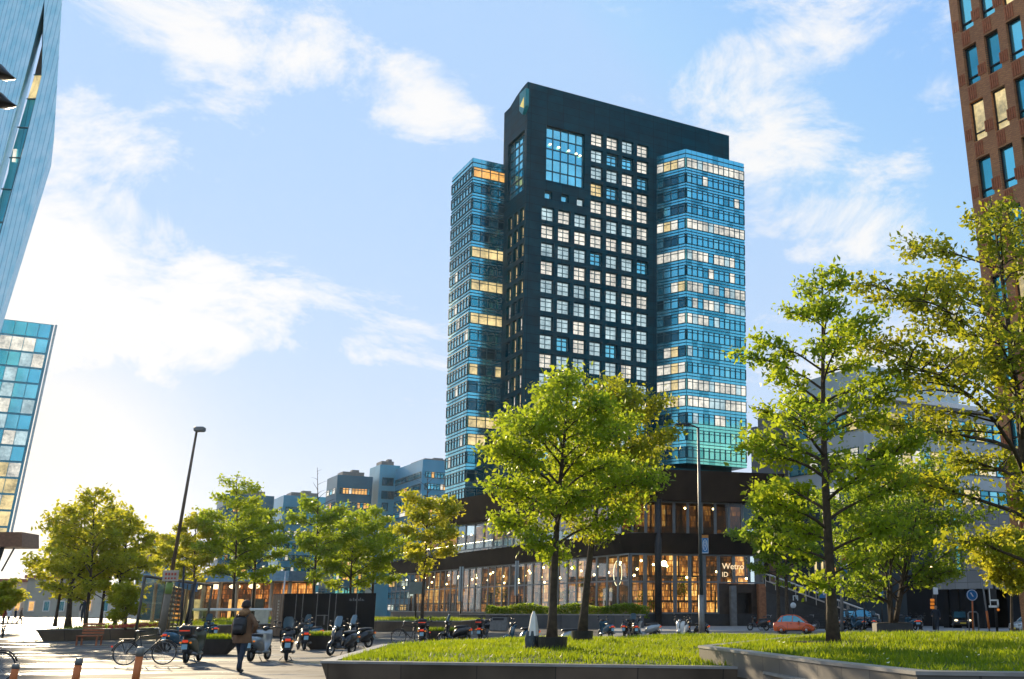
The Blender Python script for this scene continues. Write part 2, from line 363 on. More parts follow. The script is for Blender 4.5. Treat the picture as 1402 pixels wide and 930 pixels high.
# warm aureole of the low sun
gd = N.new('ShaderNodeVectorMath'); gd.operation = 'DOT_PRODUCT'; L.new(tc.outputs['Generated'], gd.inputs[0]); gd.inputs[1].default_value = (math.cos(R(6)) * math.sin(SUN_AZ), math.cos(R(6)) * math.cos(SUN_AZ), math.sin(R(6)))
ga = mth('POWER', mth('MAXIMUM', gd.outputs['Value'], 0), 170.0)
glow = N.new('ShaderNodeMix'); glow.data_type = 'RGBA'; L.new(mth('MULTIPLY', ga, .5, None, True), glow.inputs[0]); L.new(mixc.outputs[2], glow.inputs[6]); glow.inputs[7].default_value = (5.6, 4.5, 2.9, 1)
L.new(glow.outputs[2], bg.inputs[0])
sc.view_settings.view_transform = 'Standard'; sc.view_settings.look = 'None'; sc.view_settings.gamma = 1; sc.view_settings.exposure = .95
try: sc.view_settings.use_curve_mapping = False
except Exception: pass
w.cycles.sampling_method = 'MANUAL'; w.cycles.sample_map_resolution = 512
sc.cycles.max_bounces = 6; sc.cycles.diffuse_bounces = 3; sc.cycles.glossy_bounces = 3; sc.cycles.transparent_max_bounces = 12; sc.cycles.transmission_bounces = 4
sc.cycles.sample_clamp_indirect = 6; sc.cycles.use_denoising = True

# ------------------------------------------------------------------ shared materials
m_dark = M('dark_metal', (.02, .021, .022), .45, .3, .3, 5)
m_black = M('black_plastic', (.012, .012, .013), .4, 0, .3, 6)
m_rubber = M('rubber', (.014, .014, .014), .8, 0, .2, 20)
m_steel = M('steel', (.45, .45, .44), .32, .9, .15, 8)
m_grey = M('grey_metal', (.2, .2, .195), .5, .4, .2, 6)
m_white = M('white_paint', (.75, .74, .7), .45, 0, .08, 6)
m_teal1 = facade_glass('teal_glass', (.20, .68, .78), .12, .8, var=.10)
m_teals = facade_glass('side_teal_glass', (.17, .55, .63), .16, .8)  # side glasses are darker copies, their dimmer sky reflection put into the colour
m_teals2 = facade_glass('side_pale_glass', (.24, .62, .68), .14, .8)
m_teal2 = facade_glass('pale_teal_glass', (.30, .78, .83), .1, .8)
m_teal3 = facade_glass('deep_teal_glass', (.08, .40, .48), .12, .75)
m_dkglass = facade_glass('dark_glass', (.035, .15, .19), .1, .7)
m_litw = lit('lit_white_room', (1, .93, .78), .62, 1.0, .38)
m_lity = lit('yellow_glow_pane', (1, .76, .34), .60, 1.0, .38)
m_lito = lit('lit_orange_room', (1, .5, .12), .7, 1.0, .3)
m_coolpane = lit('cool_glow_pane', (.68, .90, .94), .48, 1.0, .45)  # pale emission also stands in for sky reflected in the panes
m_mull = M('dark_mullion', (.02, .09, .115), .4, .3, .2, 4)
m_pane = glass('shop_pane')
m_lamp = M('lamp_glow', (1, .8, .45), .4, emit=9, ecol=(1, .68, .28))
m_lampw = M('lamp_glow_pale', (1, .9, .7), .4, emit=1.2, ecol=(1, .78, .45))
m_red = M('red_lens', (.4, .02, .01), .25, 0, .1, 5, emit=.25, ecol=(1, .08, .02))
m_orange = M('orange_lens', (.7, .2, .02), .25, 0, .1, 5, emit=.2, ecol=(1, .3, .03))
m_blue = M('blue_sign', (.02, .17, .42), .4, 0, .1, 4)
m_signw = M('sign_white', (.75, .78, .78), .45, 0, .06, 4)
m_bark = M('bark', (.06, .042, .026), .9, 0, .4, 7, bump=.9, bscale=22)
m_leaf = leafmat('spring_leaf', (.18, .26, .014), (.50, .60, .03))
m_leafy = leafmat('warm_glow_leaf', (.25, .27, .014), (.66, .63, .04))  # yellower than the plain leaf: warm sun glow put into its colour
m_leafd = leafmat('green_leaf', (.13, .21, .016), (.40, .52, .03))
m_soil = M('soil', (.035, .024, .016), .95, 0, .4, 6, bump=.8)
# ------------------------------------------------------------------ facade helpers
def wp(P, d, n, s, z, off=0.0): return Vector((P[0] + d[0] * s + n[0] * off, P[1] + d[1] * s + n[1] * off, z))
def facade(mb, P, d, n, s0, s1, z0, z1, holes, depth, mi=0):
    ss = sorted({s0, s1, *[h[0] for h in holes], *[h[1] for h in holes]}); zs = sorted({z0, z1, *[h[2] for h in holes], *[h[3] for h in holes]})
    for a, b in zip(ss, ss[1:]):
        for c, e in zip(zs, zs[1:]):
            ms, mz = (a + b) / 2, (c + e) / 2
            if any(h[0] < ms < h[1] and h[2] < mz < h[3] for h in holes): continue
            mb.quad(wp(P, d, n, a, c), wp(P, d, n, b, c), wp(P, d, n, b, e), wp(P, d, n, a, e), mi)
    for (a, b, c, e) in holes:
        q = [(a, c), (b, c), (b, e), (a, e)]
        for (u, v) in zip(q, q[1:] + q[:1]):
            mb.quad(wp(P, d, n, *u), wp(P, d, n, *v), wp(P, d, n, *v, -depth), wp(P, d, n, *u, -depth), mi)
def bar(mb, P, d, n, a, b, c, e, o0, o1, mi):
    D = Vector((d[0], d[1], 0)); Nn = Vector((n[0], n[1], 0))
    mb.obox(wp(P, d, n, a, c, o0), D * (b - a), Nn * (o1 - o0), UP * (e - c), mi)
def window(mb, P, d, n, h, off, nv, zt, mig, fw=.09, mif=0):
    a, b, c, e = h
    mb.quad(wp(P, d, n, a, c, off), wp(P, d, n, b, c, off), wp(P, d, n, b, e, off), wp(P, d, n, a, e, off), mig)
    o0, o1 = off + .005, off + .09
    for k in range(nv + 1):
        s = a + (b - a) * k / nv
        s = min(max(s, a + fw / 2), b - fw / 2)
        bar(mb, P, d, n, s - fw / 2, s + fw / 2, c, e, o0, o1, mif)
    for t in zt:
        z = c + (e - c) * t; z = min(max(z, c + fw / 2), e - fw / 2)
        bar(mb, P, d, n, a, b, z - fw / 2, z + fw / 2, o0 + .002, o1 + .012, mif)
def bands(parent, name, P, d, n, s0, s1, z0, fh, nf, ncell, frac, mats, pick, off=.06, fw=.1, warp=None, zsub=(0., .72, 1.), label=None):
    """one window band per floor: panes, mullions and transoms"""
    for k in range(nf):
        mb = MB(); c = z0 + fh * k + fh * (1 - frac) * .5; e = c + fh * frac
        for j in range(ncell):
            a, b = s0 + (s1 - s0) * j / ncell, s0 + (s1 - s0) * (j + 1) / ncell
            mb.quad(wp(P, d, n, a, c, off), wp(P, d, n, b, c, off), wp(P, d, n, b, e, off), wp(P, d, n, a, e, off), 1 + pick(k, j))
        for j in range(ncell + 1):
            s = s0 + (s1 - s0) * j / ncell; s = min(max(s, s0 + fw / 2), s1 - fw / 2)
            bar(mb, P, d, n, s - fw / 2, s + fw / 2, c, e, off + .004, off + .1, 0)
        for t in zsub:
            z = c + (e - c) * t
            bar(mb, P, d, n, s0, s1, z - fw * .4, z + fw * .4, off + .006, off + .085, 0)
        mb.build(name, [m_mull] + mats, parent, warp=warp)

# ------------------------------------------------------------------ OFFICE TOWER
a1 = R(59.4)
d1 = (math.sin(a1), math.cos(a1)); n1_ = (math.cos(a1), -math.sin(a1))        # front faces run along d1
d2 = (-math.cos(a1), math.sin(a1)); n2_ = (-math.sin(a1), -math.cos(a1))      # side faces run back along d2
C = at(720, 330, 125); C.z = 0
def twarp(p): return (p[0] + .0010 * (p[0] + 1) * (p[2] - 42), p[1], p[2])
tower = root('office_tower', (C.x + 8, C.y + 12, 0), 'tall dark office tower with teal glass wings rising behind the pavilion', 'office tower')
zt_ = at(732, 112, C.y).z
s_end = onwall(995, 190, C, d1)[0]
t_end = onwall(696, 200, C, d2)[0] + .6
m_core = brickmat('dark_cladding', (.003, .068, .098), (.002, .055, .082), (.001, .028, .04), 2.35, 1.18, .03, .6, 0, .4, swap=(d1[0] + d2[0], d1[1] + d2[1]), var=.35, specv=.07)
m_coreroof = M('roof_felt', (.05, .05, .05), .9)
rowz = onwall(751.7, 293, C, d1)[1]; rowz10 = onwall(744.5, 520, C, d1)[1]; fh = (rowz - rowz10) / 9
cs = [onwall(751.7, 293, C, d1)[0], onwall(880, 318, C, d1)[0]]; cst = (cs[1] - cs[0]) / 6
ww, wh = cst * .76, fh * .75
holes, info = [], []
for r in range(0, 15):
    for c in range(7):
        s, z = cs[0] + c * cst, rowz - r * fh
        holes.append((s - ww / 2, s + ww / 2, z - wh / 2, z + wh / 2)); info.append((r, c))
for r in range(1, 6):
    for c in range(3, 7):
        s, z = cs[0] + c * cst, rowz + r * fh
        holes.append((s - ww / 2, s + ww / 2, z - wh / 2, z + wh / 2)); info.append((-r, c))
big = [*onwall(751.5, 173, C, d1), *onwall(801.5, 258, C, d1)]
bigh = (big[0], big[2], big[3], onwall(801.5, 184, C, d1)[1])
holes.append(bigh); info.append('big')
for px, py in ((752.7, 267), (775, 271.5), (796, 277)):
    s, z = onwall(px, py, C, d1); q = ww * .30
    holes.append((s - q, s + q, z - q, z + q)); info.append('small')
mb = MB(); facade(mb, C, d1, n1_, 0, s_end, 8, zt_, holes, .55)
# side face
sh, sinf = [], []
tcol = [t_end * k for k in (.16, .40, .66)]
for r in range(-1, 15):
    for c in range(3):
        z = rowz - r * fh - .3
        if r == -1: continue
        sh.append((tcol[c] - t_end * .085, tcol[c] + t_end * .085, z - wh / 2, z + wh / 2)); sinf.append((r, c))
zb0 = onwall(720, 172, C, d2)[1]
sbig = (t_end * .1, t_end * .80, rowz + fh * 1.25, zb0 - .8)
sh.append(sbig); sinf.append('big')
facade(mb, C, d2, n2_, 0, t_end, 8, zt_ - 1.2, sh, .5)
# upper part of the side face steps down in a curve to the back
k = 8; prev = (0, zt_)
arc = [(0, zt_)] + [(t_end * i / k, zt_ - 2.2 * (i / k) ** 2) for i in range(1, k + 1)]
mb.poly([wp(C, d2, n2_, 0, zt_ - 1.2)] + [wp(C, d2, n2_, t_end, zt_ - 1.2)] + [wp(C, d2, n2_, a, max(z, zt_ - 1.2)) for a, z in reversed(arc)])
B0, B1 = V2(C, d2, t_end), V2(V2(C, d2, t_end), d1, s_end)
mb.quad(wp(C, d1, n1_, s_end, 8), (B1.x, B1.y, 8), (B1.x, B1.y, zt_ - 1.2), wp(C, d1, n1_, s_end, zt_))
mb.quad((B1.x, B1.y, 8), (B0.x, B0.y, 8), (B0.x, B0.y, zt_ - 1.2), (B1.x, B1.y, zt_ - 1.2))
for (a, z), (b, z2) in zip(arc, arc[1:]):
    p, q = V2(C, d2, a), V2(C, d2, b)
    z, z2 = max(z, zt_ - 1.2), max(z2, zt_ - 1.2)
    e, g = V2(p, d1, s_end), V2(q, d1, s_end)
    mb.quad((p.x, p.y, z), (e.x, e.y, z), (g.x, g.y, z2), (q.x, q.y, z2))
core = mb.build('tower_block', [m_core], tower, warp=twarp)
wm = [m_mull, m_litw, m_lity, m_coolpane, m_teal2, m_teal1]
def wkind(r, c):
    x = rnd.random()
    p = (.55, .04, .2) if r < 0 else {0: (.3, .0, .4), 1: (.6, .02, .25), 3: (.6, .03, .25), 6: (.4, .01, .5), 8: (.45, .08, .4)}.get(r, (.12, .0, .62))
    return 1 if x < p[0] else 2 if x < p[0] + p[1] else 3 if x < sum(p) else 4
rest = MB(); count = 0
for h, i in zip(holes, info):
    if i == 'big':
        w_ = MB(); a, b, c, e = h
        nv, nz_ = 5, 5
        for u in range(nv):
            for v in range(nz_):
                s0_, s1_ = a + (b - a) * u / nv, a + (b - a) * (u + 1) / nv
                z0_, z1_ = c + (e - c) * v / nz_, c + (e - c) * (v + 1) / nz_
                mi = 4 if v in (0, 1, 4) else 5
                if v == 3 and u in (0, 2, 3): mi = 5
                w_.quad(wp(C, d1, n1_, s0_, z0_, -.5), wp(C, d1, n1_, s1_, z0_, -.5), wp(C, d1, n1_, s1_, z1_, -.5), wp(C, d1, n1_, s0_, z1_, -.5), mi)
        window(w_, C, d1, n1_, h, -.52, 5, (0, .2, .42, .6, .8, 1), 4, .14)
        tag(w_.build('corner_window', wm, tower, warp=twarp), 'large five bay teal window near the tower corner')
        for u, v in ((.12, .68), (.34, .66), (.6, .64), (.8, .62), (.9, .6)):
            MB().ball(wp(C, d1, n1_, a + (b - a) * u, c + (e - c) * v, -.3), (.2, .2, .14)).build('ceiling_lamp', [m_lampw], tower, warp=twarp)
    elif i == 'small':
        w_ = MB(); window(w_, C, d1, n1_, h, -.5, 1, (0, 1), rnd.choice([4, 3, 1])); w_.build('window', wm, tower, warp=twarp); count += 1
    else:
        vis = i[0] <= 10 and count < 96
        w_ = MB() if vis else rest
        window(w_, C, d1, n1_, h, -.5, 2, (0, .36, .74, 1), wkind(*i), .085)
        if vis: w_.build('window', wm, tower, warp=twarp); count += 1
for h, i in zip(sh, sinf):
    if i == 'big':
        w_ = MB(); window(w_, C, d2, n2_, h, -.48, 4, (0, .14, .28, .42, .56, .7, .85, 1), 5, .12)
        tag(w_.build('side_corner_window', wm, tower, warp=twarp), 'tall teal window in the narrow side of the tower')
    else:
        x = rnd.random(); window(rest, C, d2, n2_, h, -.45, 1, (0, .36, 1), 2 if x < .45 else 1 if x < .6 else 5, .1)
tag(rest.build('window', wm, tower, warp=twarp), kind='stuff')
# emblem shield on the narrow side, green board with a yellow half
se, ze = onwall(724, 142, C, d2)
mb = MB()
e0, eh, ew = se, 1.75, 1.0
def shield(off0, off1, w0, w1, top, bot, mi):
    pts = [(-w0, top), (w1, top), (w1, bot * .45), ((w1 - w0) / 2, bot), (-w0, bot * .45)]
    fr = [wp(C, d2, n2_, e0 + p, ze + q, off1) for p, q in pts]; bk = [wp(C, d2, n2_, e0 + p, ze + q, off0) for p, q in pts]
    mb.poly(fr, mi); n = len(pts)
    for a in range(n): mb.quad(fr[a], fr[(a + 1) % n], bk[(a + 1) % n], bk[a], mi)
shield(.0, .5, ew, ew, eh, -eh, 0)
tri = [(-ew * .55, eh * .35), (ew * .75, -.2), (-ew * .55, -eh * .6)]
tri = [wp(C, d2, n2_, e0 + p, ze + q, .54) for p, q in tri]
mb.poly(tri, 1)
tag(mb.build('emblem', [M('emblem_green', (.0, .22, .24), .4), M('emblem_yellow', (.85, .62, .12), .4, emit=.25, ecol=(1, .75, .2))], tower, warp=twarp), 'green shield emblem with yellow wedge')

# wings
def wing(P, ddir, corner, rx, ry, lpx, lpy, ld, ytop, ybot, floors, nfc, nsc, pickf, picks, label):
    """glass wing: front along d1 from its corner, side from the corner along ld"""
    zt = at(*ytop, corner.y).z; zb = at(*ybot, corner.y).z
    sr = onwall(rx, ry, corner, d1)[0]; ls = onwall(lpx, lpy, corner, ld)[0]
    ln = (ld[1], -ld[0]);  ln = ln if (ln[0] * -corner.x + ln[1] * -corner.y) > 0 else (-ln[0], -ln[1])
    Rr, Ll = V2(corner, d1, sr), V2(corner, ld, ls)
    bk = V2(Rr, d2, 9)
    bl = V2(Ll, d1, max(.5, sr * .5)) if ls > 0 and ld is d2 else V2(Ll, d2, 6)
    mb = MB(); pl = [(corner.x, corner.y), (Rr.x, Rr.y), (bk.x, bk.y), (bl.x, bl.y), (Ll.x, Ll.y)]
    mb.prism(pl, zb, zt, 0, mt=1)
    # parapet glass above the roof line
    g = mb.build('glass_wing', [m_teal3, m_coreroof], tower, warp=twarp); tag(g, label)
    fh_ = (zt - 1.2 - zb) / floors
    mats = [m_teal1, m_teal2, m_litw, m_lity, m_lito, m_dkglass, m_coolpane, m_teal3, m_teals, m_teals2]
    bands(g, 'window_band', corner, d1, n1_, .05, sr - .05, zb + .3, fh_, floors, nfc, .62, mats, pickf, warp=twarp)
    bands(g, 'window_band', corner, ld, ln, .05, ls - .05, zb + .3, fh_, floors, nsc, .62, mats, picks, warp=twarp)
    # spandrels between the bands, each with its own joint lines
    mb = MB()
    for (dd, nn, L_, nc) in ((d1, n1_, sr, nfc), (ld, ln, ls, nsc)):
        for k in range(floors + 1):
            c = zb + .3 + fh_ * k - fh_ * .19 if k else zb; e = zb + .3 + fh_ * k + fh_ * .19 if k < floors else zt
            for j in range(nc):
                a, b = L_ * j / nc, L_ * (j + 1) / nc
                mb.quad(wp(corner, dd, nn, a + .03, c + .03, .03), wp(corner, dd, nn, b - .03, c + .03, .03), wp(corner, dd, nn, b - .03, e - .03, .03), wp(corner, dd, nn, a + .03, e - .03, .03), rnd.choice([4, 4, 4, 5] if dd is d2 else [0, 0, 0, 0, 1]))
            bar(mb, corner, dd, nn, 0, L_, (c + e) / 2 - .04, (c + e) / 2 + .04, .035, .11, 3)
    mb.build('spandrel', [m_teal1, m_teal3, m_teal2, m_mull, m_teals, m_teals2], g, warp=twarp)
    return zb, fh_, pl
# right wing
Pm = onwall(899, 430, C, d1)[0]; Pm = V2(C, d1, Pm)
ang = R(-57); ldv = (math.sin(ang), math.cos(ang))
sQ = None
def meet(px, py, P, d): 
    s, z = onwall(px, py, P, d); return V2(P, d, s)
Q = meet(939.5, 415, Pm, ldv)
def pick_r(k, j):
    f = 19 - k; x = rnd.random()
    L_ = {1: .95, 5: .9, 7: .9, 9: .92, 10: .85, 15: .9, 16: .95, 13: .15, 11: .3, 17: .2}.get(f, .012)
    if f in (7,) and j > 7: L_ = .2
    if x < L_: return 2 if rnd.random() < .8 else 6
    return rnd.choice([0, 0, 0, 0, 0, 0, 1, 7])
def pick_rs(k, j):
    f = 19 - k; x = rnd.random()
    L_ = {1: .8, 5: .9, 7: .95, 9: .5, 14: .9, 15: .9, 16: .8, 13: .4}.get(f, .02)
    if x < L_: return 2 if rnd.random() < .7 else 3
    return rnd.choice([0, 5, 7, 5, 7, 0])
wing(Pm, ldv, Q, 1020.5, 430, 899, 430, ldv, (940.7, 204), (938, 634), 19, 11, 4, pick_r, pick_rs, 'teal glass wing on the street side with rows of white lit offices')
# left wing
W0 = meet(641, 450, V2(C, d2, t_end - .4), d1)
def pick_l(k, j):
    f = 20 - k; x = rnd.random()
    L_ = {6: .97, 8: .97, 10: .97, 13: .6, 16: .8, 17: .4}.get(f, .03)
    if f == 1: return 4 if x < .75 else 7
    if x < L_: return 3
    return rnd.choice([5, 7, 7, 5, 7])
def pick_ls(k, j):
    x = rnd.random(); return 2 if x < .06 else rnd.choice([8, 8, 9, 8, 9])
wing(V2(C, d2, t_end - .4), d1, W0, 690, 450, 613, 465, d2, (651, 216), (632.5, 692), 20, 4, 7, pick_l, pick_ls, 'narrow teal glass wing with yellow lit office floors')
# base of the tower above the pavilion roof
mb = MB()
cb = V2(V2(C, d1, 2), d2, 1); 
mb.prism([tuple(V2(V2(C, d1, a), d2, b)[:2]) for a, b in ((-2, 6), (-2, -1.5), (22, -4.0), (34, -4.0), (34, 12), (8, 14))], 12, 19.2, 0)
mb.build('tower_base', [m_core], tower)

# ------------------------------------------------------------------ PAVILION
B = gnd(862, 858.5); sB = 95.0 / B.y; B = Vector((B.x * sB, 95.0, 0))
d3 = (math.sin(R(74)), math.cos(R(74))); n3 = (math.cos(R(74)), -math.sin(R(74)))
def zat(y, Y, x=890): return at(x, y, Y).z
zg0, zg1 = zat(841, 95), zat(757.5, 95)        # ground floor glazing
zf1 = zat(730, 95); zu1 = zat(685, 96); zr1 = zat(646, 96)
LL = 72.0
sE = onwall(1046, 800, B, d3)[0]
Lp, Ep = V2(B, d2, LL), V2(B, d3, sE)
pav = root('glass_pavilion', (B.x, B.y + 8, 0), 'low dark pavilion with two storeys of warm lit shop windows at the tower foot', 'pavilion')
m_fas = M('bronze_fascia', (.018, .013, .010), .7, 0, .3, .8, bump=.1, spec=.2)
m_fasl = M('brown_fascia', (.038, .026, .018), .7, 0, .25, .6, bump=.08, spec=.2)
m_plin = M('dark_stone', (.03, .032, .034), .55, 0, .3, 2)
m_floor = M('shop_floor', (.12, .07, .04), .5)
m_alu = M('grey_aluminium', (.16, .19, .2), .4, .5, .1, 3)
# floor / interior wall / plinth
mb = MB()
mb.prism([tuple(B[:2]), tuple(Ep[:2]), tuple(V2(Ep, d2, 30)[:2]), tuple(V2(Lp, d3, 14)[:2]), tuple(Lp[:2])], .02, zg0, 0)
mb.build('plinth', [m_plin], pav)
m_shop = shopglow('warm_interior', d3, 1.0)
mb = MB()
for (P_, d_, n_, L_) in ((B, d3, n3, sE - .3), (B, d2, n2_, LL)):
    q = wp(P_, d_, n_, 3.0 if d_ is d3 else 0, 0, -3.6)
    for (za, zb) in ((zg0, zg1),):
        mb.quad(wp(P_, d_, n_, 1.8, za, -3.4), wp(P_, d_, n_, L_, za, -3.4), wp(P_, d_, n_, L_, zb, -3.4), wp(P_, d_, n_, 1.8, zb, -3.4), 0 if d_ is d3 else 2)
    mb.quad(wp(P_, d_, n_, 2, zf1, -4.6), wp(P_, d_, n_, L_, zf1, -4.6), wp(P_, d_, n_, L_, zu1, -4.6), wp(P_, d_, n_, 2, zu1, -4.6), 1)
m_upin = shopglow('upper_interior', (.7, .7), .28)
m_shop2 = shopglow('warm_interior_side', d2, .75); mb.build('interior_wall', [m_shop, m_upin, m_shop2], pav)
# furniture and lamps seen through the panes
mbf, mbl = MB(), MB()
for (P_, d_, n_, L_) in ((B, d3, n3, sE), (B, d2, n2_, LL)):
    s = 1.5
    while s < L_ - 1:
        o = -rnd.uniform(.9, 2.4)
        p = wp(P_, d_, n_, s, zg0, o)
        if rnd.random() < .6:
            mbf.cyl(p, p + UP * .72, .05, 6); mbf.box(p + UP * .75, (.8, .8, .05)); mbf.box(p + Vector((.7, 0, .45)), (.4, .4, .06)); mbf.box(p + Vector((.9, 0, .7)), (.05, .4, .5)); mbf.box(p + Vector((.7, 0, .22)), (.05, .05, .44))
        else:
            hh = rnd.uniform(1.6, 2.4); mbf.box(p + UP * hh / 2, (.12, .9, hh)); mbf.box(p + UP * hh, (.5, .95, .06)); mbf.box(p + UP * hh * .5, (.5, .95, .06))
        s += rnd.uniform(1.2, 2.2)
    s = 1
    while s < L_ - .6:
        p = wp(P_, d_, n_, s, zg1 - rnd.uniform(.5, 2.2), -rnd.uniform(.7, 2.6))
        mbl.ball(p, .11, 8, 6, 1); mbl.tube([p + UP * .1, (p.x, p.y, zg1)], .012, 4, 0)
        s += rnd.uniform(.8, 2.2)
    s = 2
    while s < L_ - 2:
        p = wp(P_, d_, n_, s, zu1 - .5, -2); mbl.ball(p, .10, 8, 6, 1); mbl.tube([p, (p.x, p.y, zu1)], .012, 4, 0); s += rnd.uniform(2.5, 6)
mbf.build('cafe_furniture', [m_black], pav); mbl.build('pendant_lamp', [m_black, m_lamp], pav)
# glazed bays, each a window of its own
def bays(P_, d_, n_, s0, s1, z0, z1, nb, fw, zt, off=0):
    for j in range(nb):
        a, b = s0 + (s1 - s0) * j / nb, s0 + (s1 - s0) * (j + 1) / nb
        mb = MB(); window(mb, P_, d_, n_, (a + .01, b - .01, z0, z1), off, 1, zt, 1, fw); mb.build('window', [m_alu, m_pane], pav)
zs_ = onwall(945, 797, B, d3)[1]; tz = (zs_ - zg0) / (zg1 - zg0)
s985 = onwall(984, 800, B, d3)[0]
bays(B, d3, n3, 0, s985, zg0, zg1, 6, .16, (0, tz, 1))
zdoor = onwall(1000, 799, B, d3)[1]
bays(B, d3, n3, s985, sE, zdoor, zg1, 3, .14, (0, 1))
bays(B, d2, n2_, 0, LL, zg0, zg1, 34, .13, (0, .55, 1))
# entrance block under the last bays
mb = MB(); sd0, sd1 = onwall(1010, 820, B, d3)[0], onwall(1029, 820, B, d3)[0]; zd = onwall(1020, 812, B, d3)[1]
facade(mb, B, d3, n3, s985, sE, zg0, zdoor - .02, [(sd0, sd1, zg0 + .02, zd)], .8); mb.quad(wp(B, d3, n3, sd0, zg0, -.8), wp(B, d3, n3, sd1, zg0, -.8), wp(B, d3, n3, sd1, zd, -.8), wp(B, d3, n3, sd0, zd, -.8), 1)
mb.build('entrance_wall', [M('brown_stone', (.05, .035, .025), .7, 0, .3, 2), m_black], pav)
mb = MB()
p = wp(B, d3, n3, onwall(1001, 820, B, d3)[0], 0, .5); mb.bbox((p.x, p.y, zdoor / 2 - .1), (.55, .55, zdoor - .25), .04, 0, R(16)); tag(mb.build('pillar', [M('pale_stone', (.16, .16, .155), .7, 0, .25, 3)], pav), 'pale grey stone pillar by the entrance')
mb = MB()
p = wp(B, d3, n3, onwall(1041, 820, B, d3)[0], 0, .5); mb.bbox((p.x, p.y, zdoor / 2), (.9, .6, zdoor - .1), .04, 0, R(16)); tag(mb.build('pillar', [M('orange_lit_stone', (.30, .12, .05), .7, 0, .3, 5, bump=.3)], pav), 'entrance pillar with orange light painted on')  # the orange light on this pillar is put into its colour
# fascias with an inward sloping lower edge
def fascia(name, pl, ov, z0, z1, inset, mats):
    """a ring shaped slab: pl front outline pushed out by ov, lower edge pulled in"""
    mb = MB(); n = len(pl)
    cxm = sum(p[0] for p in pl) / n; cym = sum(p[1] for p in pl) / n
    def grow(q, k):
        out = []
        for i in range(n):
            a, b, c = Vector(q[i - 1]), Vector(q[i]), Vector(q[(i + 1) % n])
            e1, e2 = (b - a).normalized(), (c - b).normalized()
            m1, m2 = Vector((e1.y, -e1.x)), Vector((e2.y, -e2.x)); bis = (m1 + m2)
            bis = bis / max(.35, (1 + m1.dot(m2)))
            out.append(tuple(b + bis * k))
        return out
    o1 = grow(pl, ov); o0 = grow(pl, ov - inset)
    mb.prism(o0, z0, z1, 0, top=o1)
    return mb.build(name, mats, pav)
def T2(v): return (v.x, v.y)
foot = [T2(Lp), T2(V2(Lp, d3, 15)), T2(V2(Ep, d2, 34)), T2(Ep)]
corner = []
for k in range(7):          # the rounded street corner
    t = k / 6; a_ = V2(B, d3, 3.2); b_ = V2(B, d2, 3.2)
    corner.append(T2(a_ * (1 - t) ** 2 + B * 2 * t * (1 - t) + b_ * t * t))
ring = list(reversed(foot + corner))
area = sum(ring[i][0] * ring[(i + 1) % len(ring)][1] - ring[(i + 1) % len(ring)][0] * ring[i][1] for i in range(len(ring)))
if area < 0: ring.reverse()
fascia('lower_fascia', ring, 1.1, zg1 + .005, zf1, .7, [m_fas])
# upper storey: set back on the long side, its roof swells out over the terrace
ul = at(612, 715, 126); ul = Vector((ul.x, ul.y, 0))
upl = [T2(ul), T2(V2(ul, d3, 16)), T2(V2(Ep, d2, 30)), T2(Ep)] + corner[:]
up = list(reversed(upl)); area = sum(up[i][0] * up[(i + 1) % len(up)][1] - up[(i + 1) % len(up)][0] * up[i][1] for i in range(len(up)))
if area < 0: up.reverse()
fascia('roof', up, 1.5, zu1, zr1, 1.3, [m_fasl])
bays(B, d3, n3, 0.4, sE - .3, zf1 + .01, zu1, 9, .12, (0, 1), -1.0)
ud = Vector((ul.x - corner[-1][0], ul.y - corner[-1][1], 0)); uL = ud.length; ud.normalize(); un = (-ud.y, ud.x); un = un if un[0] < 0 else (-un[0], -un[1])
CB = Vector((corner[-1][0], corner[-1][1], 0))
bays(CB, ud, un, 0, uL - 1, zf1 + .01, zu1, 15, .12, (0, 1), -1.0)
mb = MB(); mb.quad(wp(CB, ud, un, 0, zf1, -4), wp(CB, ud, un, uL, zf1, -4), wp(CB, ud, un, uL, zu1, -4), wp(CB, ud, un, 0, zu1, -4))
mb.build('upper_interior_wall', [m_upin], pav)
# terrace railing
mb = MB()
for k in range(26):
    s = 8 + (LL - 10) * k / 25; p = wp(B, d2, n2_, s, zf1, .6); mb.box(p + UP * .55, (.05, .05, 1.1))
a, b = wp(B, d2, n2_, 8, zf1 + 1.08, .6), wp(B, d2, n2_, LL - 2, zf1 + 1.08, .6); mb.tube([a, b], .04, 6)
mb.quad(wp(B, d2, n2_, 8, zf1 + .08, .6), wp(B, d2, n2_, LL - 2, zf1 + .08, .6), wp(B, d2, n2_, LL - 2, zf1 + 1.0, .6), wp(B, d2, n2_, 8, zf1 + 1.0, .6), 1)
mb.build('terrace_railing', [m_alu, glass('rail_glass', (.7, .9, .9), .5)], pav)
# tall columns along the street front
for px in (898, 973):
    s = onwall(px, 800, B, d3)[0]; p = wp(B, d3, n3, s, 0, .75)
    if px == 898: tag(MB().cyl(p + UP * .0, (p.x, p.y, zu1), .32, 16).build('column', [m_dark], pav, True), 'tall round dark column carrying the roof')
s_, z_ = onwall(907, 772, B, d3); p = wp(B, d3, n3, s_, z_, .5)
mb = MB(); mb.ball(p, .26, 14, 10, 1); mb.cyl(p + UP * .26, p + UP * .45, .06, 8, 0); mb.tube([p + UP * .44, wp(B, d3, n3, s_, z_ + .44, .05)], .03, 6, 0)
mb.build('wall_lamp', [m_dark, m_lamp], pav, True)
s_, z_ = onwall(1001, 775, B, d3)
m_neon = M('neon_glow', (.8, .5, .25), .4, emit=.55, ecol=(1, .75, .45))
for body, y_, sz in (('Wetro', 776, .78), ('ID', 787, .62)):
    s_, z_ = onwall(1003 if sz > .7 else 992, y_, B, d3); textmesh(body, sz, m_neon, pav, wp(B, d3, n3, s_, z_, .14), (d3[0], d3[1], 0), UP, 'neon_sign')
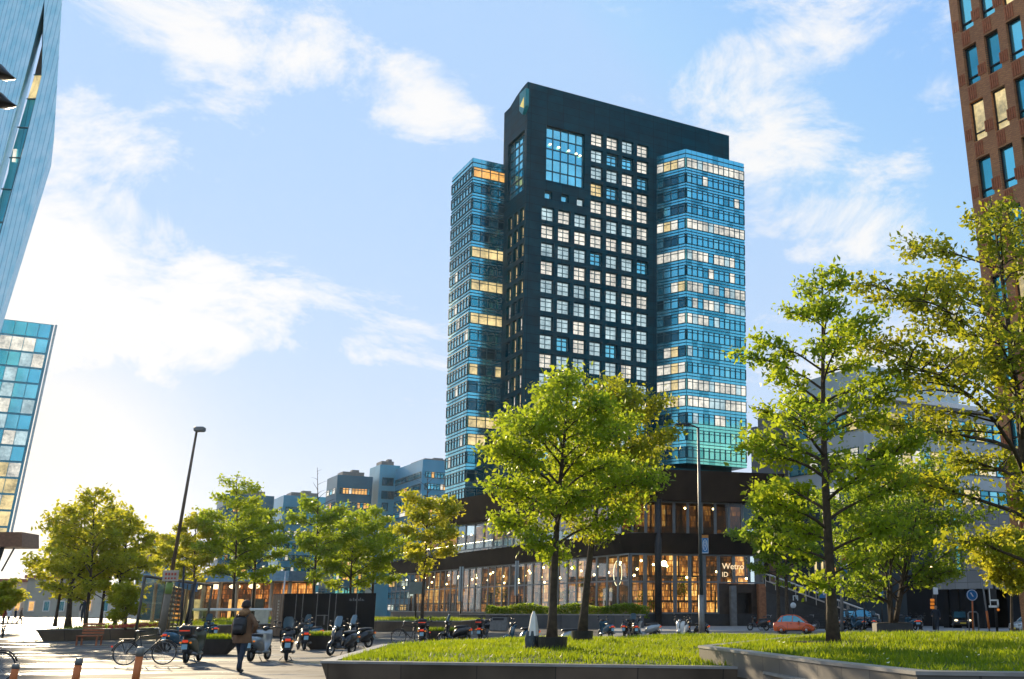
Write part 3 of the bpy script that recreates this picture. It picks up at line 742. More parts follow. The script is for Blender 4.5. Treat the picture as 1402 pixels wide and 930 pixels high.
# looped neon ring in the corner window
s_, z_ = onwall(857, 768, B, d2)
p = wp(B, d2, n2_, 3.2, zat(785, 98), -.5)
mb = MB(); pts = [p + Vector((d2[0] * math.cos(t), d2[1] * math.cos(t), 0)) * .8 + UP * math.sin(t) * 1.15 for t in [i * .27 for i in range(24)]]
mb.tube(pts, .035, 6); mb.build('neon_ring', [m_lampw], pav)
# hedges in front of the long glazing: one trimmed hedge on the terrace wall
tw_z = zg0

V = []
rgp = np.random.default_rng(12)
for (P_, d_, n_, L_) in ((B, d3, n3, sE * .6), (B, d2, n2_, 40)):
    for k in range(5 if d_ is d3 else 12):
        s = rgp.uniform(.8, L_); o = -rgp.uniform(.5, 1.8); z0_ = zg0 + rgp.uniform(.4, 2.6); hh = rgp.uniform(.4, 1.1)
        for q in range(130):
            p = np.array(wp(P_, d_, n_, s + rgp.normal(0, .3), z0_ + rgp.normal(0, hh * .5), o + rgp.normal(0, .22))); a = rgp.normal(0, 1, 3); a /= np.linalg.norm(a); b = np.cross(a, rgp.normal(0, 1, 3)); b /= np.linalg.norm(b)
            V += [p - a * .12, p - b * .05, p + a * .12, p + b * .05]
tag(npmesh('indoor_plants', V, 4, m_leafd, pav), kind='stuff')
# ------------------------------------------------------------------ OTHER BUILDINGS
def corner_block(name, px, ytop, Y, xr, xl, label, cat, wall_m, group=None, ymid=None, z0=0, roof_m=None):
    """block whose near corner stands at px; right face along d1 to xr, left face along d2 to xl"""
    y_ = ymid or (ytop + 60)
    c = at(px, y_, Y); c.z = 0; zt = at(px, ytop, Y).z
    r_ = root(name, c, label, cat, group)
    sr = onwall(xr, y_, c, d1)[0]; slf = onwall(xl, y_, c, d2)[0] if xl is not None else 10
    Rr, Ll = V2(c, d1, sr), V2(c, d2, slf); K = Rr + Ll - c
    mb = MB(); mb.prism([T2(c), T2(Rr), T2(K), T2(Ll)], z0, zt, 0, mt=1)
    mb.build('wall', [wall_m, roof_m or m_coreroof], r_)
    return r_, c, sr, slf, zt
m_blue1 = M('blue_cladding', (.08, .31, .46), .35, .4, .15, .2)
m_blue2 = M('slate_cladding', (.04, .16, .23), .4, .3, .2, .2)
m_blue3 = M('pale_blue_cladding', (.14, .40, .52), .35, .4, .15, .2)
fm = [m_teal1, m_teal3, m_litw, m_lito, m_dkglass]
def pk(pl, po):
    def f(k, j):
        x = rnd.random(); return 2 if x < pl else 3 if x < pl + po else rnd.choice([1, 4, 1, 0])
    return f
def row_pk(rows):
    def f(k, j):
        pl, po = rows[k % len(rows)]; x = rnd.random(); return 2 if x < pl else 3 if x < pl + po else rnd.choice([1, 4, 1, 0])
    return f
grp = 'office blocks standing in a row behind the trees'
specs = [  # name px ytop Y xr xl  label  wall  floors ncell frac pick roof box
    (574, 629, 210, 640, 537, 'tallest blue office block of the distant row beside the tower', m_blue1, 12, 14, .5, pk(.3, .06)),
    (515, 636, 226, 543, 501, 'narrow pale blue block with small square windows in the distant row', m_blue3, 0, 0, 0, None),
    (457, 650, 222, 506, 443, 'slate office block with orange lit floors in the distant row', m_blue2, 9, 10, .42, row_pk([(.1, .5), (.05, .1), (.1, .6), (.0, .35)])),
    (385, 678, 236, 446, 372, 'wide low blue office block with three bright floors behind the trees', m_blue1, 9, 12, .45, row_pk([(.1, .05), (.35, .15), (.3, .2), (.05, .0)])),
    (303, 676, 218, 372, 294, 'leftmost dark office block of the distant row', m_blue2, 9, 14, .42, row_pk([(.05, .3), (.2, .1), (.0, .1)])),
]
for (px, yt, Y, xr, xl, lb, wm_, nf, ncl, fr, pf) in specs:
    r_, c, sr, sl_, zt = corner_block('office_block', px, yt, Y, xr, xl, lb, 'office block', wm_, grp, 720)
    if nf:
        fh_ = (zt - 2.5) / nf
        bands(r_, 'window_band', c, d1, n1_, .6, sr - .4, .6, fh_, nf, ncl, fr, fm, pf, fw=.16)
        bands(r_, 'window_band', c, d2, n2_, .6, sl_ - .6, .6, fh_, nf, max(3, ncl // 3), fr, fm, pk(.15, .05), fw=.16)
    else:
        for k, (u, z) in enumerate(((.3, .95), (.55, .95), (.3, .86), (.62, .86), (.8, .86), (.35, .78), (.6, .7), (.3, .62), (.7, .62))):
            mb = MB(); h = (sr * u - .7, sr * u + .7, zt * z - 3.0, zt * z - 1.2); window(mb, c, d1, n1_, h, .06, 1, (0, 1), 1, .15); mb.build('window', [m_mull, m_dkglass], r_)
    mb = MB(); mid = V2(V2(c, d1, sr * .55), d2, sl_ * .6); mb.box((mid.x, mid.y, zt + .6), (sr * .62, sl_ * .5, 1.2), math.atan2(d1[0], d1[1]) * 0 + math.atan2(d1[1], d1[0]))
    mb.box((mid.x + .8, mid.y, zt + 1.5), (sr * .2, sl_ * .2, .6), math.atan2(d1[1], d1[0]))
    mb.build('roof_plant', [m_grey], r_)
# slanted near glass building at the left edge
def flat_poly(mb, px_pts, P, d, n, off, mi=0):
    mb.poly([wp(P, d, n, *onwall(x, y, P, d), off) for x, y in px_pts], mi)
Pb = at(74, 190, 110); Pb.z = 0
db = (-.9, .436); nb_ = (-.436, -.9)
lean_k = 0.0
def ribglass(name):
    m, nt, N, L = _mat(name)
    out = N.new('ShaderNodeOutputMaterial'); b = N.new('ShaderNodeBsdfPrincipled'); L.new(b.outputs[0], out.inputs[0])
    b.inputs['Metallic'].default_value = .3; b.inputs['Roughness'].default_value = .25
    tc = N.new('ShaderNodeTexCoord'); sx = N.new('ShaderNodeSeparateXYZ'); L.new(tc.outputs['Object'], sx.inputs[0])
    dt = N.new('ShaderNodeVectorMath'); dt.operation = 'DOT_PRODUCT'; dt.inputs[1].default_value = (db[0], db[1], .10); L.new(tc.outputs['Object'], dt.inputs[0])
    def wv(freq, amt):
        mu = N.new('ShaderNodeMath'); mu.operation = 'MULTIPLY'; mu.inputs[1].default_value = freq; L.new(dt.outputs['Value'], mu.inputs[0])
        fr = N.new('ShaderNodeMath'); fr.operation = 'FRACT'; L.new(mu.outputs[0], fr.inputs[0])
        return fr.outputs[0]
    f1 = wv(1.05, 1); f2 = wv(5.25, 1)
    r1 = N.new('ShaderNodeValToRGB'); r1.color_ramp.elements[0].position = .0; r1.color_ramp.elements[0].color = (.12, .25, .36, 1); r1.color_ramp.elements[1].position = .16; r1.color_ramp.elements[1].color = (1, 1, 1, 1); L.new(f1, r1.inputs[0])
    r2 = N.new('ShaderNodeValToRGB'); r2.color_ramp.elements[0].position = .1; r2.color_ramp.elements[0].color = (.62, .74, .8, 1); r2.color_ramp.elements[1].position = .7; r2.color_ramp.elements[1].color = (1, 1, 1, 1); L.new(f2, r2.inputs[0])
    nz = N.new('ShaderNodeTexNoise'); nz.inputs['Scale'].default_value = .5; nz.inputs['Detail'].default_value = 6; L.new(tc.outputs['Object'], nz.inputs[0])
    r3 = N.new('ShaderNodeValToRGB'); r3.color_ramp.elements[0].position = .35; r3.color_ramp.elements[0].color = (.42, .80, .90, 1); r3.color_ramp.elements[1].position = .65; r3.color_ramp.elements[1].color = (.68, .95, 1, 1); L.new(nz.outputs['Fac'], r3.inputs[0])
    prev = r3.outputs[0]
    for q in (r1, r2):
        mx = N.new('ShaderNodeMix'); mx.data_type = 'RGBA'; mx.blend_type = 'MULTIPLY'; mx.inputs[0].default_value = 1; L.new(prev, mx.inputs[6]); L.new(q.outputs[0], mx.inputs[7]); prev = mx.outputs[2]
    L.new(prev, b.inputs['Base Color'])
    bp = N.new('ShaderNodeBump'); bp.inputs['Strength'].default_value = .6; bp.inputs['Distance'].default_value = .08; L.new(f2, bp.inputs['Height']); L.new(bp.outputs[0], b.inputs['Normal'])
    return m
m_rib = ribglass('ribbed_glass')
lb_ = root('slanted_glass_building', (Pb.x - 4, Pb.y + 4, 0), 'pale ribbed glass building with a slanting lower edge and a long dark slit', 'glass building')
polyR = [(66, -70), (88, -70), (85, 0), (74, 190), (0, 432), (-45, 580), (-45, 462), (0, 322), (30, 212), (57, 104), (61, 0)]
polyL = [(-45, -70), (66, -70), (61, 0), (39, 88), (0, 232), (-45, 375)]
back = Vector((-.52, .85, 0))
def shell(px_pts, off, depth, mi, mb):
    f = [wp(Pb, db, nb_, *onwall(x, y, Pb, db), off) for x, y in px_pts]
    mb.poly(f, mi); bk = [p + back * depth for p in f]; n = len(f)
    mb.poly(bk[::-1], mi)
    for i in range(n): mb.quad(f[i], f[(i + 1) % n], bk[(i + 1) % n], bk[i], mi)
mb = MB(); shell(polyR, 0, 9, 0, mb); shell(polyL, 0, 9, 0, mb); mb.build('ribbed_facade', [m_rib], lb_)
slit = [(61, 0), (57, 104), (30, 212), (0, 322), (-45, 462), (-45, 375), (0, 232), (39, 88)]
mb = MB(); rec = [(x, y) for x, y in slit]
flat_poly(mb, [(61, 2), (57, 97), (37, 97), (39, 88)], Pb, db, nb_, -1.0, 1)
flat_poly(mb, [(57, 97), (51, 131), (27, 131), (37, 97)], Pb, db, nb_, -1.0, 2)
flat_poly(mb, [(51, 131), (30, 212), (3, 212), (27, 131)], Pb, db, nb_, -1.0, 0)
flat_poly(mb, [(30, 212), (0, 322), (-45, 462), (-45, 375), (0, 232), (3, 212)], Pb, db, nb_, -1.0, 0)
for (a, b_) in (((37, 98), (57, 98)), ((27, 131), (52, 131)), ((14, 170), (42, 172)), ((3, 212), (31, 212)), ((-8, 255), (19, 257)), ((-20, 300), (8, 302))):
    p, q = [wp(Pb, db, nb_, *onwall(x, y, Pb, db), -.9) for x, y in (a, b_)]; mb.tube([p, q], .09, 4, 3)
for (a, b_) in (((48, 100), (18, 212)), ((18, 212), (-25, 370))):
    p, q = [wp(Pb, db, nb_, *onwall(x, y, Pb, db), -.9) for x, y in (a, b_)]; mb.tube([p, q], .07, 4, 3)
mb.build('recessed_glazing', [m_teal1, M('brown_soffit', (.045, .032, .022), .6, .2, .3, .8), m_lity, m_mull], lb_)
for (x, y) in ((8, 200), (20, 200), (6, 280)):
    p = [wp(Pb, db, nb_, *onwall(a, b_, Pb, db), -.92) for a, b_ in ((x, y), (x + 5, y), (x + 3, y + 18), (x - 2, y + 18))]
    MB().poly(p).build('lit_pane', [m_litw], lb_)
# second building further left: gridded glass tower, leaning edge
Pt = at(74, 445, 150); Pt.z = 0
tb = root('gridded_glass_tower', (Pt.x - 6, Pt.y, 0), 'glass tower with a slanting edge, its grid of windows partly lit, above a brown canopy', 'glass tower')
edge_t, edge_b = onwall(74, 445, Pt, d1), onwall(9, 745, Pt, d1)
lft = onwall(-30, 600, Pt, d1)[0]
zt2 = edge_t[1]; zb2 = edge_b[1]
m_frame2 = M('blue_frame', (.12, .32, .40), .4, .3, .2, .3)
mb = MB(); bk = Vector((-.6, .8, 0)) * 7
f = [wp(Pt, d1, n1_, lft, zb2), wp(Pt, d1, n1_, edge_b[0], zb2), wp(Pt, d1, n1_, edge_t[0], zt2), wp(Pt, d1, n1_, lft, zt2)]
mb.poly(f); g = [p + bk for p in f]; mb.poly(g[::-1])
for i in range(4): mb.quad(f[i], f[(i + 1) % 4], g[(i + 1) % 4], g[i])
mb.build('wall', [m_frame2], tb)
nfl = 14; fh2 = (zt2 - zb2) / nfl; cw = 1.55
for k in range(nfl):
    z0_, z1_ = zb2 + fh2 * k, zb2 + fh2 * (k + 1)
    mb = MB(); 
    er0 = edge_b[0] + (edge_t[0] - edge_b[0]) * (z0_ - zb2) / (zt2 - zb2); er1 = edge_b[0] + (edge_t[0] - edge_b[0]) * (z1_ - zb2) / (zt2 - zb2)
    s0_, s1_ = er0 - .35, er1 - .35
    j = 0
    while True:
        a0, a1_ = s0_ - cw * j, s1_ - cw * j; b0, b1_ = a0 - cw + .09, a1_ - cw + .09
        if b0 < lft: break
        fl = nfl - k; x = rnd.random()
        if fl == 1: mi = 0
        elif fl == 2: mi = 3 if x < .85 else 1
        elif fl > 9: mi = 4 if x < .85 else 3  # yellow lower panes paint in the warm glow of the low sun
        else: mi = 3 if x < .14 else rnd.choice([0, 0, 0, 1, 1, 5])
        mb.quad(wp(Pt, d1, n1_, b0, z0_ + .2, .06), wp(Pt, d1, n1_, a0, z0_ + .2, .06), wp(Pt, d1, n1_, a1_, z1_ - .12, .06), wp(Pt, d1, n1_, b1_, z1_ - .12, .06), mi)
        j += 1
    mb.build('window_band', [m_teal1, m_teal2, m_teal3, m_litw, m_lity, m_coolpane], tb)
p, q = wp(Pt, d1, n1_, edge_b[0] + .3, zb2, .1), wp(Pt, d1, n1_, edge_t[0] + .3, zt2, .1)
MB().tube([p, q], .16, 6).build('edge_trim', [M('pale_trim', (.5, .56, .56), .4, .3)], tb)
mb = MB()
for k, (x0, x1, y0, y1) in enumerate(((-30, 30, 729, 749),)):
    a = [wp(Pt, d1, n1_, *onwall(x, y, Pt, d1), .8) for x, y in ((x0, y1), (x1, y1), (x1, y0), (x0, y0 + 0))]
    bk2 = [p + Vector((-1, 6, 0)) for p in a]; mb.poly(a); mb.poly(bk2[::-1])
    for i in range(4): mb.quad(a[i], a[(i + 1) % 4], bk2[(i + 1) % 4], bk2[i])
mb.build('canopy', [M('rust_canopy', (.22, .10, .05), .6, .2)], tb)
mb = MB()
for x in (-14, 3):
    a = wp(Pt, d1, n1_, *onwall(x, 749, Pt, d1), -.8); mb.tube([a, (a.x - 2, a.y, 0)], .35, 8)
a, b_ = wp(Pt, d1, n1_, *onwall(20, 750, Pt, d1), .3), wp(Pt, d1, n1_, *onwall(2, 782, Pt, d1), -.5); mb.tube([a, b_], .12, 5)
mb.build('strut', [m_dark], tb)
# RED BRICK TOWER on the right
Pk = at(1317, 145, 60); Pk.z = 0
kn = (-2 * n2_[0], 0)
d2n = (-d2[0], -d2[1])
bt = root('brick_tower', (Pk.x + 3, Pk.y + 2, 0), 'red brown brick tower with tall narrow windows and ribbed brick panels', 'brick tower')
m_brick = brickmat('brown_brick', (.62, .265, .095), (.45, .175, .065), (.2, .13, .08), .22, .072, .012, .8, .5, .4, swap=d2n)
m_brick2 = M('red_rib_brick', (.34, .105, .04), .75, 0, .3, 6, bump=.4, bscale=20)
slope_b = -.030      # the wall batters slightly
def bwarp(p):
    return (p[0] + slope_b * (p[2] - 31), p[1], p[2])
sW, fW = [], 3.62
z_ref = at(1332, 90, 60.).z
colS = [onwall(1333, 90, Pk, d2n)[0], onwall(1362, 70, Pk, d2n)[0]]; cstep = colS[1] - colS[0]
zA, zB = onwall(1333, 88, Pk, d2n)[1], onwall(1343, 162, Pk, d2n)[1]; fW = zA - zB
zA2 = onwall(1362, 71, Pk, d2n)[1]
holes = []; LBK = 9.5; HB = 62
for c in range(5):
    s = colS[0] + cstep * c
    zc0 = zA if c % 2 == 0 else zA2
    for r in range(-5, 9):
        z = zA + (zA2 - zA) * (c if c < 2 else c) * 1.0 - r * fW
        while c >= 2 and False: pass
        if 4 < z < HB - 3: holes.append((s - .55, s + .55, z - 1.36, z + 1.36))
mb = MB(); facade(mb, Pk, d2n, n2_, 0, LBK, 0, HB, holes, .32)
q = [T2(Pk), T2(V2(Pk, d2n, LBK)), T2(V2(V2(Pk, d2n, LBK), d1, 12)), T2(V2(Pk, d1, 12))]
for i in (1, 2, 3):
    a, b_ = q[i], q[(i + 1) % 4]; mb.quad((*a, 0), (*b_, 0), (*b_, HB), (*a, HB))
mb.poly([(*p, HB) for p in q]); mb.build('brick_wall', [m_brick], bt, warp=bwarp)
for h in holes:
    w_ = MB(); window(w_, Pk, d2n, n2_, h, -.3, 1, (0, .22, 1), rnd.choice([1, 1, 2, 3, 3]), .08)
    w_.build('window', [m_dark, m_teal3, m_lity, m_teal1], bt, warp=bwarp)
for h in holes:       # ribbed brick panels beside and between the windows
    mb = MB()
    for k in range(4):
        a = h[0] - .72 + k * .17
        if a > .02: bar(mb, Pk, d2n, n2_, a, a + .1, h[2] + .25, h[2] + 1.0, .003, .05, 0)
    for k in range(4):
        a = h[0] + .06 + k * .17; bar(mb, Pk, d2n, n2_, a, a + .1, h[2] - 1.02, h[2] - .1, .003, .05, 0)
    if mb.v: mb.build('ribbed_panel', [m_brick2], bt, warp=bwarp)
# GLASS AND STONE OFFICE behind the right-hand trees
go, c, sr, sl_, zt = corner_block('pale_office', 1184, 545, 112, 1400, 1078, 'pale office with yellow lit glass bands behind the trees beside the brick tower', 'office', M('pale_panel', (.42, .46, .46), .45, .1, .12, .4), None, 620)
fhh = 4.0; nf = int((zt - 6) / fhh)
bands(go, 'window_band', c, d1, n1_, .8, sr - .5, zt - nf * fhh - .4, fhh, nf, 16, .55, [m_teal1, m_teal2, m_litw, m_lity, m_teal3], row_pk([(.1, .4), (.05, .15), (.15, .5)]), fw=.14)
bands(go, 'window_band', c, d2, n2_, .8, sl_ - .5, zt - nf * fhh - .4, fhh, nf, 7, .5, [m_teal2, m_teal1, m_litw, m_lity, m_teal2], row_pk([(.25, .05), (.1, .2)]), fw=.14)
mb = MB(); e = at(1165, 497, 113).z
pm = V2(V2(c, d1, 1.5), d2, 1.5); pr, pl_ = V2(pm, d1, sr * .6), V2(pm, d2, sl_ - 3)
mb.prism([T2(pm), T2(pr), T2(pr + pl_ - pm), T2(pl_)], zt, e, 0); mb.build('glass_penthouse', [M('pale_glass', (.45, .52, .52), .25, .3, .1, .5)], go)
mb = MB(); f0 = [T2(V2(V2(c, d1, -1), d2, -1)), T2(V2(V2(c, d1, sr), d2, -1)), T2(V2(V2(c, d1, sr), d2, sl_)), T2(V2(V2(c, d1, -1), d2, sl_))]
mb.prism(f0, zt + .01, zt + .55); mb.build('roof_edge', [m_white], go)
so_, c, sr, sl_, zt = corner_block('stone_building', 1338, 690, 84, 1480, 1278, 'grey stone building with a tall blue window over a dark garage entrance', 'stone building', brickmat('stone_panels', (.30, .30, .29), (.25, .25, .245), (.1, .1, .1), 1.35, .92, .02, .6, .0, .3, swap=(d2[0] + d1[0], d2[1] + d1[1])), None, 740, z0=at(1338, 806, 84).z)
zs0 = at(1338, 806, 84).z
mb = MB(); s0_, zz0 = onwall(1319, 786, c, d2); s1_, zz1 = onwall(1304, 718, c, d2)
window(mb, c, d2, n2_, (min(s0_, s1_) + .0, max(s0_, s1_), zz0, zz1 + .6), .05, 1, (0, .42, 1), 1, .12); mb.build('window', [m_mull, m_teal3], so_)
mb = MB(); i0 = V2(V2(c, d1, .8), d2, .8); r0, l0 = V2(i0, d1, sr - 2), V2(i0, d2, sl_ - 1)
mb.quad((*T2(V2(i0, d1, 3)), 0), (*T2(r0), 0), (*T2(r0), zs0), (*T2(V2(i0, d1, 3)), zs0)); mb.quad((*T2(V2(i0, d2, 4)), 0), (*T2(l0), 0), (*T2(l0), zs0), (*T2(V2(i0, d2, 4)), zs0))
for k in (0, .35, .7, 1): p = V2(c, d2, .5 + (sl_ - 1) * k); mb.box((p.x + .4, p.y + .3, zs0 / 2), (.5, .5, zs0), 1.0)
mb.prism([T2(V2(V2(c, d1, 5), d2, 3)), T2(V2(V2(c, d1, sr), d2, 3)), T2(V2(V2(c, d1, sr), d2, sl_ + 30)), T2(V2(V2(c, d1, 5), d2, sl_ + 30))], 0, zs0 + 1.5)
mb.build('garage_entrance', [M('garage_dark', (.02, .022, .024), .9, 0, .2, 1, spec=.1)], so_)
# dark low building behind the stair
dk = root('dark_annex', (16, 103, 0), 'dark low annex with a few lit windows behind the outdoor stair', 'annex')
m_annex = M('dark_teal_render', (.02, .038, .048), .6, 0, .2, .5)
pa, pb = at(1040, 800, 106), at(1300, 800, 96); da = Vector((pb.x - pa.x, pb.y - pa.y, 0)); La = da.length; da.normalize(); na = (da.y, -da.x)
za = at(1100, 690, 104).z
mb = MB(); mb.prism([T2(pa), T2(pb), (pb.x + 2, pb.y + 7), (pa.x + 2, pa.y + 7)], 0, za); mb.build('wall', [m_annex], dk)
for (x0, x1, y0, y1, mi) in ((1114, 1121, 768, 791, 1), (1123, 1130, 768, 791, 1), (1141, 1147, 776, 794, 2), (1168, 1186, 757, 778, 1), (1078, 1090, 770, 800, 3), (1052, 1074, 758, 800, 3)):
    a, zt_a = onwall(x0, y0, pa, da); b_, zb_a = onwall(x1, y1, pa, da)
    mb = MB(); window(mb, pa, da, na, (a, b_, zb_a, zt_a), .05, 1, (0, .4, 1), mi, .1); mb.build('window', [m_mull, m_lity, m_lito, m_grey], dk)
gb = at(1056, 620, 122); r_, c, sr, sl_, zt = corner_block('grey_block', 1036, 584, 122, 1092, 1029, 'plain grey roof block just right of the tower wing', 'block', M('grey_panel', (.16, .17, .18), .6, .1, .1, .5), None, 640)
mb = MB(); mb.box((c.x + 2, c.y + 3, zt + .8), (2, 2, 1.6), .5); mb.build('roof_plant', [m_grey], r_)
# STATION with lit shops behind the plaza trees
Ps = at(236, 800, 128); Ps.z = 0; st_l = at(396, 800, 120); ds = Vector((st_l.x - Ps.x, st_l.y - Ps.y, 0)); Ls = ds.length; ds.normalize(); ns = (ds.y, -ds.x)
stn = root('station_hall', (Ps.x + 6, Ps.y, 0), 'low station hall with a blue canopy and orange lit shops behind the plaza', 'station hall')
zc = at(300, 797, 124).z
mb = MB(); mb.quad(wp(Ps, ds, ns, -4, 0, -4), wp(Ps, ds, ns, Ls, 0, -4), wp(Ps, ds, ns, Ls, zc, -4), wp(Ps, ds, ns, -4, zc, -4)); m_st = shopglow('station_shops', (ds.x, ds.y), .75); mb.build('shop_front', [m_st], stn)
mb = MB(); bar(mb, Ps, ds, ns, -5, Ls + 1, zc, zc + 1.1, -6, 1.2, 0); mb.build('canopy', [M('blue_canopy', (.12, .26, .36), .4, .3)], stn)
mb = MB()
for k in range(9): s = -3 + (Ls + 3) * k / 8; bar(mb, Ps, ds, ns, s - .15, s + .15, 0, zc, -.3, 0, 0)
mb.build('column', [M('cream_column', (.5, .4, .28), .6)], stn)
for k in range(4):
    s = 1 + k * 3.4; mb = MB(); bar(mb, Ps, ds, ns, s, s + 2.2, .4, 2.7, -1.9, -1.7, 0); mb.build('sign_board', [[m_lity, M('brown_board', (.2, .11, .05), .6), m_lito, M('dark_board', (.06, .075, .05), .5)][k]], stn)
for k in range(5): MB().ball(wp(Ps, ds, ns, k * 3.1, zc - .5, -1.0), (.7, .3, .3), 10, 6).build('ceiling_lamp', [m_lampw], stn, True)
# brown house with a domed roof light, distant
r_, c, sr, sl_, zt = corner_block('brown_house', 206, 731, 190, 240, 192, 'small brown house with a flat roof between the trees and the lamp', 'house', M('brown_render', (.17, .10, .08), .8, 0, .2, .6), None, 760)
for u in (.25, .6, .85):
    for zz_ in (.9, .72): mb = MB(); h = (sr * u - .8, sr * u + .8, zt * zz_ - 1.6, zt * zz_); window(mb, c, d1, n1_, h, .05, 1, (0, 1), 1, .15); mb.build('window', [m_mull, m_teal3], r_)
r_, c, sr, sl_, zt = corner_block('market_hall', 196, 765, 160, 236, 186, 'grey hall with a small white dome behind the planter trees', 'hall', m_blue2, None, 790)
MB().ball((c.x + 3.5, c.y + 4, zt), (2.1, 2.1, 1.6), 16, 10).build('dome', [m_white], r_, True)
# long low buildings closing the view at the far left
for (x0, x1, y0, Y, lb, m_, nm) in ((-40, 40, 797, 240, 'low cream row with a red roof edge at the far left horizon', M('cream_render', (.55, .44, .33), .8, 0, .15, .3), 'far_terrace'), (36, 118, 792, 225, 'long pale wall building behind the clustered planter trees', M('grey_render', (.34, .33, .27), .8, 0, .15, .3), 'far_terrace'), (112, 215, 806, 200, 'low white pavilion row behind the planter at the left', M('white_render', (.62, .56, .46), .8, 0, .15, .3), 'far_terrace')):
    a, b_ = at(x0, 810, Y), at(x1, 810, Y); z = at(x0, y0, Y).z
    r_ = root(nm, (a.x, Y, 0), lb, 'terrace', 'low terraces on the horizon')
    MB().prism([(a.x, Y), (b_.x, Y), (b_.x, Y + 8), (a.x, Y + 8)], 0, z).build('wall', [m_], r_)
    MB().prism([(a.x - .5, Y - .6), (b_.x + .5, Y - .6), (b_.x + .5, Y + 9), (a.x - .5, Y + 9)], z + .01, z + .7).build('roof', [M('red_roof', (.35, .12, .07), .8)], r_)
    nwin = int((b_.x - a.x) / 3.2)
    for k in range(nwin):
        mb = MB(); x = a.x + 1.6 + k * 3.2; window(mb, (0, Y), (1, 0), (0, -1), (x - .7, x + .7, 1.0, min(3.2, z - .6)), .05, 1, (0, 1), 1, .15); mb.build('window', [m_white, m_dkglass if k % 3 else m_lito], r_)

# ------------------------------------------------------------------ GROUND
m_pave = brickmat('plaza_paving', (.19, .18, .165), (.10, .098, .094), (.03, .03, .03), 3.2, .62, .04, .8, .37, .5, var=.6, specv=.2)
N_, L_ = m_pave.node_tree.nodes, m_pave.node_tree.links
pb_ = next(n for n in N_ if n.type == 'BSDF_PRINCIPLED'); tcp = next(n for n in N_ if n.type == 'TEX_COORD')
mpp = N_.new('ShaderNodeMapping'); mpp.inputs['Scale'].default_value = (.22, 1.0, 1); L_.new(tcp.outputs['Object'], mpp.inputs[0])
wn = N_.new('ShaderNodeTexNoise'); wn.inputs['Scale'].default_value = .55; wn.inputs['Detail'].default_value = 7; wn.inputs['Roughness'].default_value = .65; L_.new(mpp.outputs[0], wn.inputs['Vector'])
wr = N_.new('ShaderNodeMapRange'); wr.interpolation_type = 'SMOOTHSTEP'; wr.inputs[1].default_value = .46; wr.inputs[2].default_value = .62; L_.new(wn.outputs['Fac'], wr.inputs[0])
rr_ = N_.new('ShaderNodeMapRange'); rr_.inputs[3].default_value = .85; rr_.inputs[4].default_value = .22; L_.new(wr.outputs[0], rr_.inputs[0]); L_.new(rr_.outputs[0], pb_.inputs['Roughness'])
wmx = N_.new('ShaderNodeMix'); wmx.data_type = 'RGBA'; wmx.blend_type = 'MULTIPLY'; L_.new(wr.outputs[0], wmx.inputs[0]); wmx.inputs[7].default_value = (.55, .55, .58, 1)
L_.new(pb_.inputs['Base Color'].links[0].from_socket, wmx.inputs[6]); L_.new(wmx.outputs[2], pb_.inputs['Base Color'])
MB().poly([(-1500, -60, 0), (1500, -60, 0), (1500, 2500, 0), (-1500, 2500, 0)]).build('ground', [m_pave]); tag(bpy.data.objects['ground'], kind='structure')
m_asph = M('road_surface', (.17, .17, .165), .7, 0, .2, 2, bump=.3, bscale=60)
ro = MB().poly([(-3, 58, .004), (140, 58, .004), (140, 74, .004), (-3, 74, .004)]).build('road', [m_asph]); tag(ro, kind='structure')
mk = MB()
for k in range(24): mk.poly([(k * 6, 65.9, .008), (k * 6 + 3, 65.9, .008), (k * 6 + 3, 66.05, .008), (k * 6, 66.05, .008)])
tag(mk.build('road_markings', [m_white]), kind='structure')
kb = MB().box((68.5, 57.85, .06), (143, .3, .12)).box((68.5, 74.15, .06), (143, .3, .12)); tag(kb.build('kerb', [M('kerb_stone', (.28, .28, .27), .7, 0, .2, 2)]), kind='structure')
pvm = MB().poly([(-3, 74.3, .1), (140, 74.3, .1), (140, 96, .1), (-3, 96, .1)]); tag(pvm.build('pavement', [M('pavement_slabs', (.3, .29, .275), .6, 0, .25, 1.5)]), kind='structure')

# ------------------------------------------------------------------ PLANTERS AND LAWNS
m_wall = brickmat('planter_stone', (.28, .20, .135), (.20, .15, .10), (.09, .07, .055), 1.7, 2.0, .012, .5, 0, .3, swap=(1, .12), var=.65)
m_walltop = M('stone_coping', (.26, .245, .22), .5, 0, .2, 2.5)
m_wallgrey = brickmat('grey_planter_stone', (.20, .175, .145), (.14, .125, .105), (.07, .062, .055), .95, 2.0, .012, .55, 0, .3, swap=(.35, -1), var=.4)
m_lawn = M('lawn', (.06, .10, .010), .9, 0, .6, .8, bump=.6, bscale=25)
m_blade = leafmat('grass_blade', (.13, .20, .008), (.34, .42, .012), .7)
m_daisy = M('daisy_white', (.7, .66, .5), .7, 0, .5, 3)
def inside(p, pl):
    x, y = p; c_ = False; n = len(pl)
    for i in range(n):
        x1, y1 = pl[i][:2]; x2, y2 = pl[(i + 1) % n][:2]
        if (y1 > y) != (y2 > y) and x < (x2 - x1) * (y - y1) / (y2 - y1) + x1: c_ = not c_
    return c_
def inset(pl, k):
    out = []; n = len(pl)
    ar = sum(pl[i][0] * pl[(i + 1) % n][1] - pl[(i + 1) % n][0] * pl[i][1] for i in range(n)); sg = 1 if ar > 0 else -1
    for i in range(n):
        a, b, c_ = Vector(pl[i - 1][:2]), Vector(pl[i][:2]), Vector(pl[(i + 1) % n][:2])
        e1, e2 = (b - a).normalized(), (c_ - b).normalized(); n1 = Vector((-e1.y, e1.x)) * sg; n2 = Vector((-e2.y, e2.x)) * sg
        v = (n1 + n2) / max(.4, 1 + n1.dot(n2)); out.append(tuple(b + v * k))
    return out
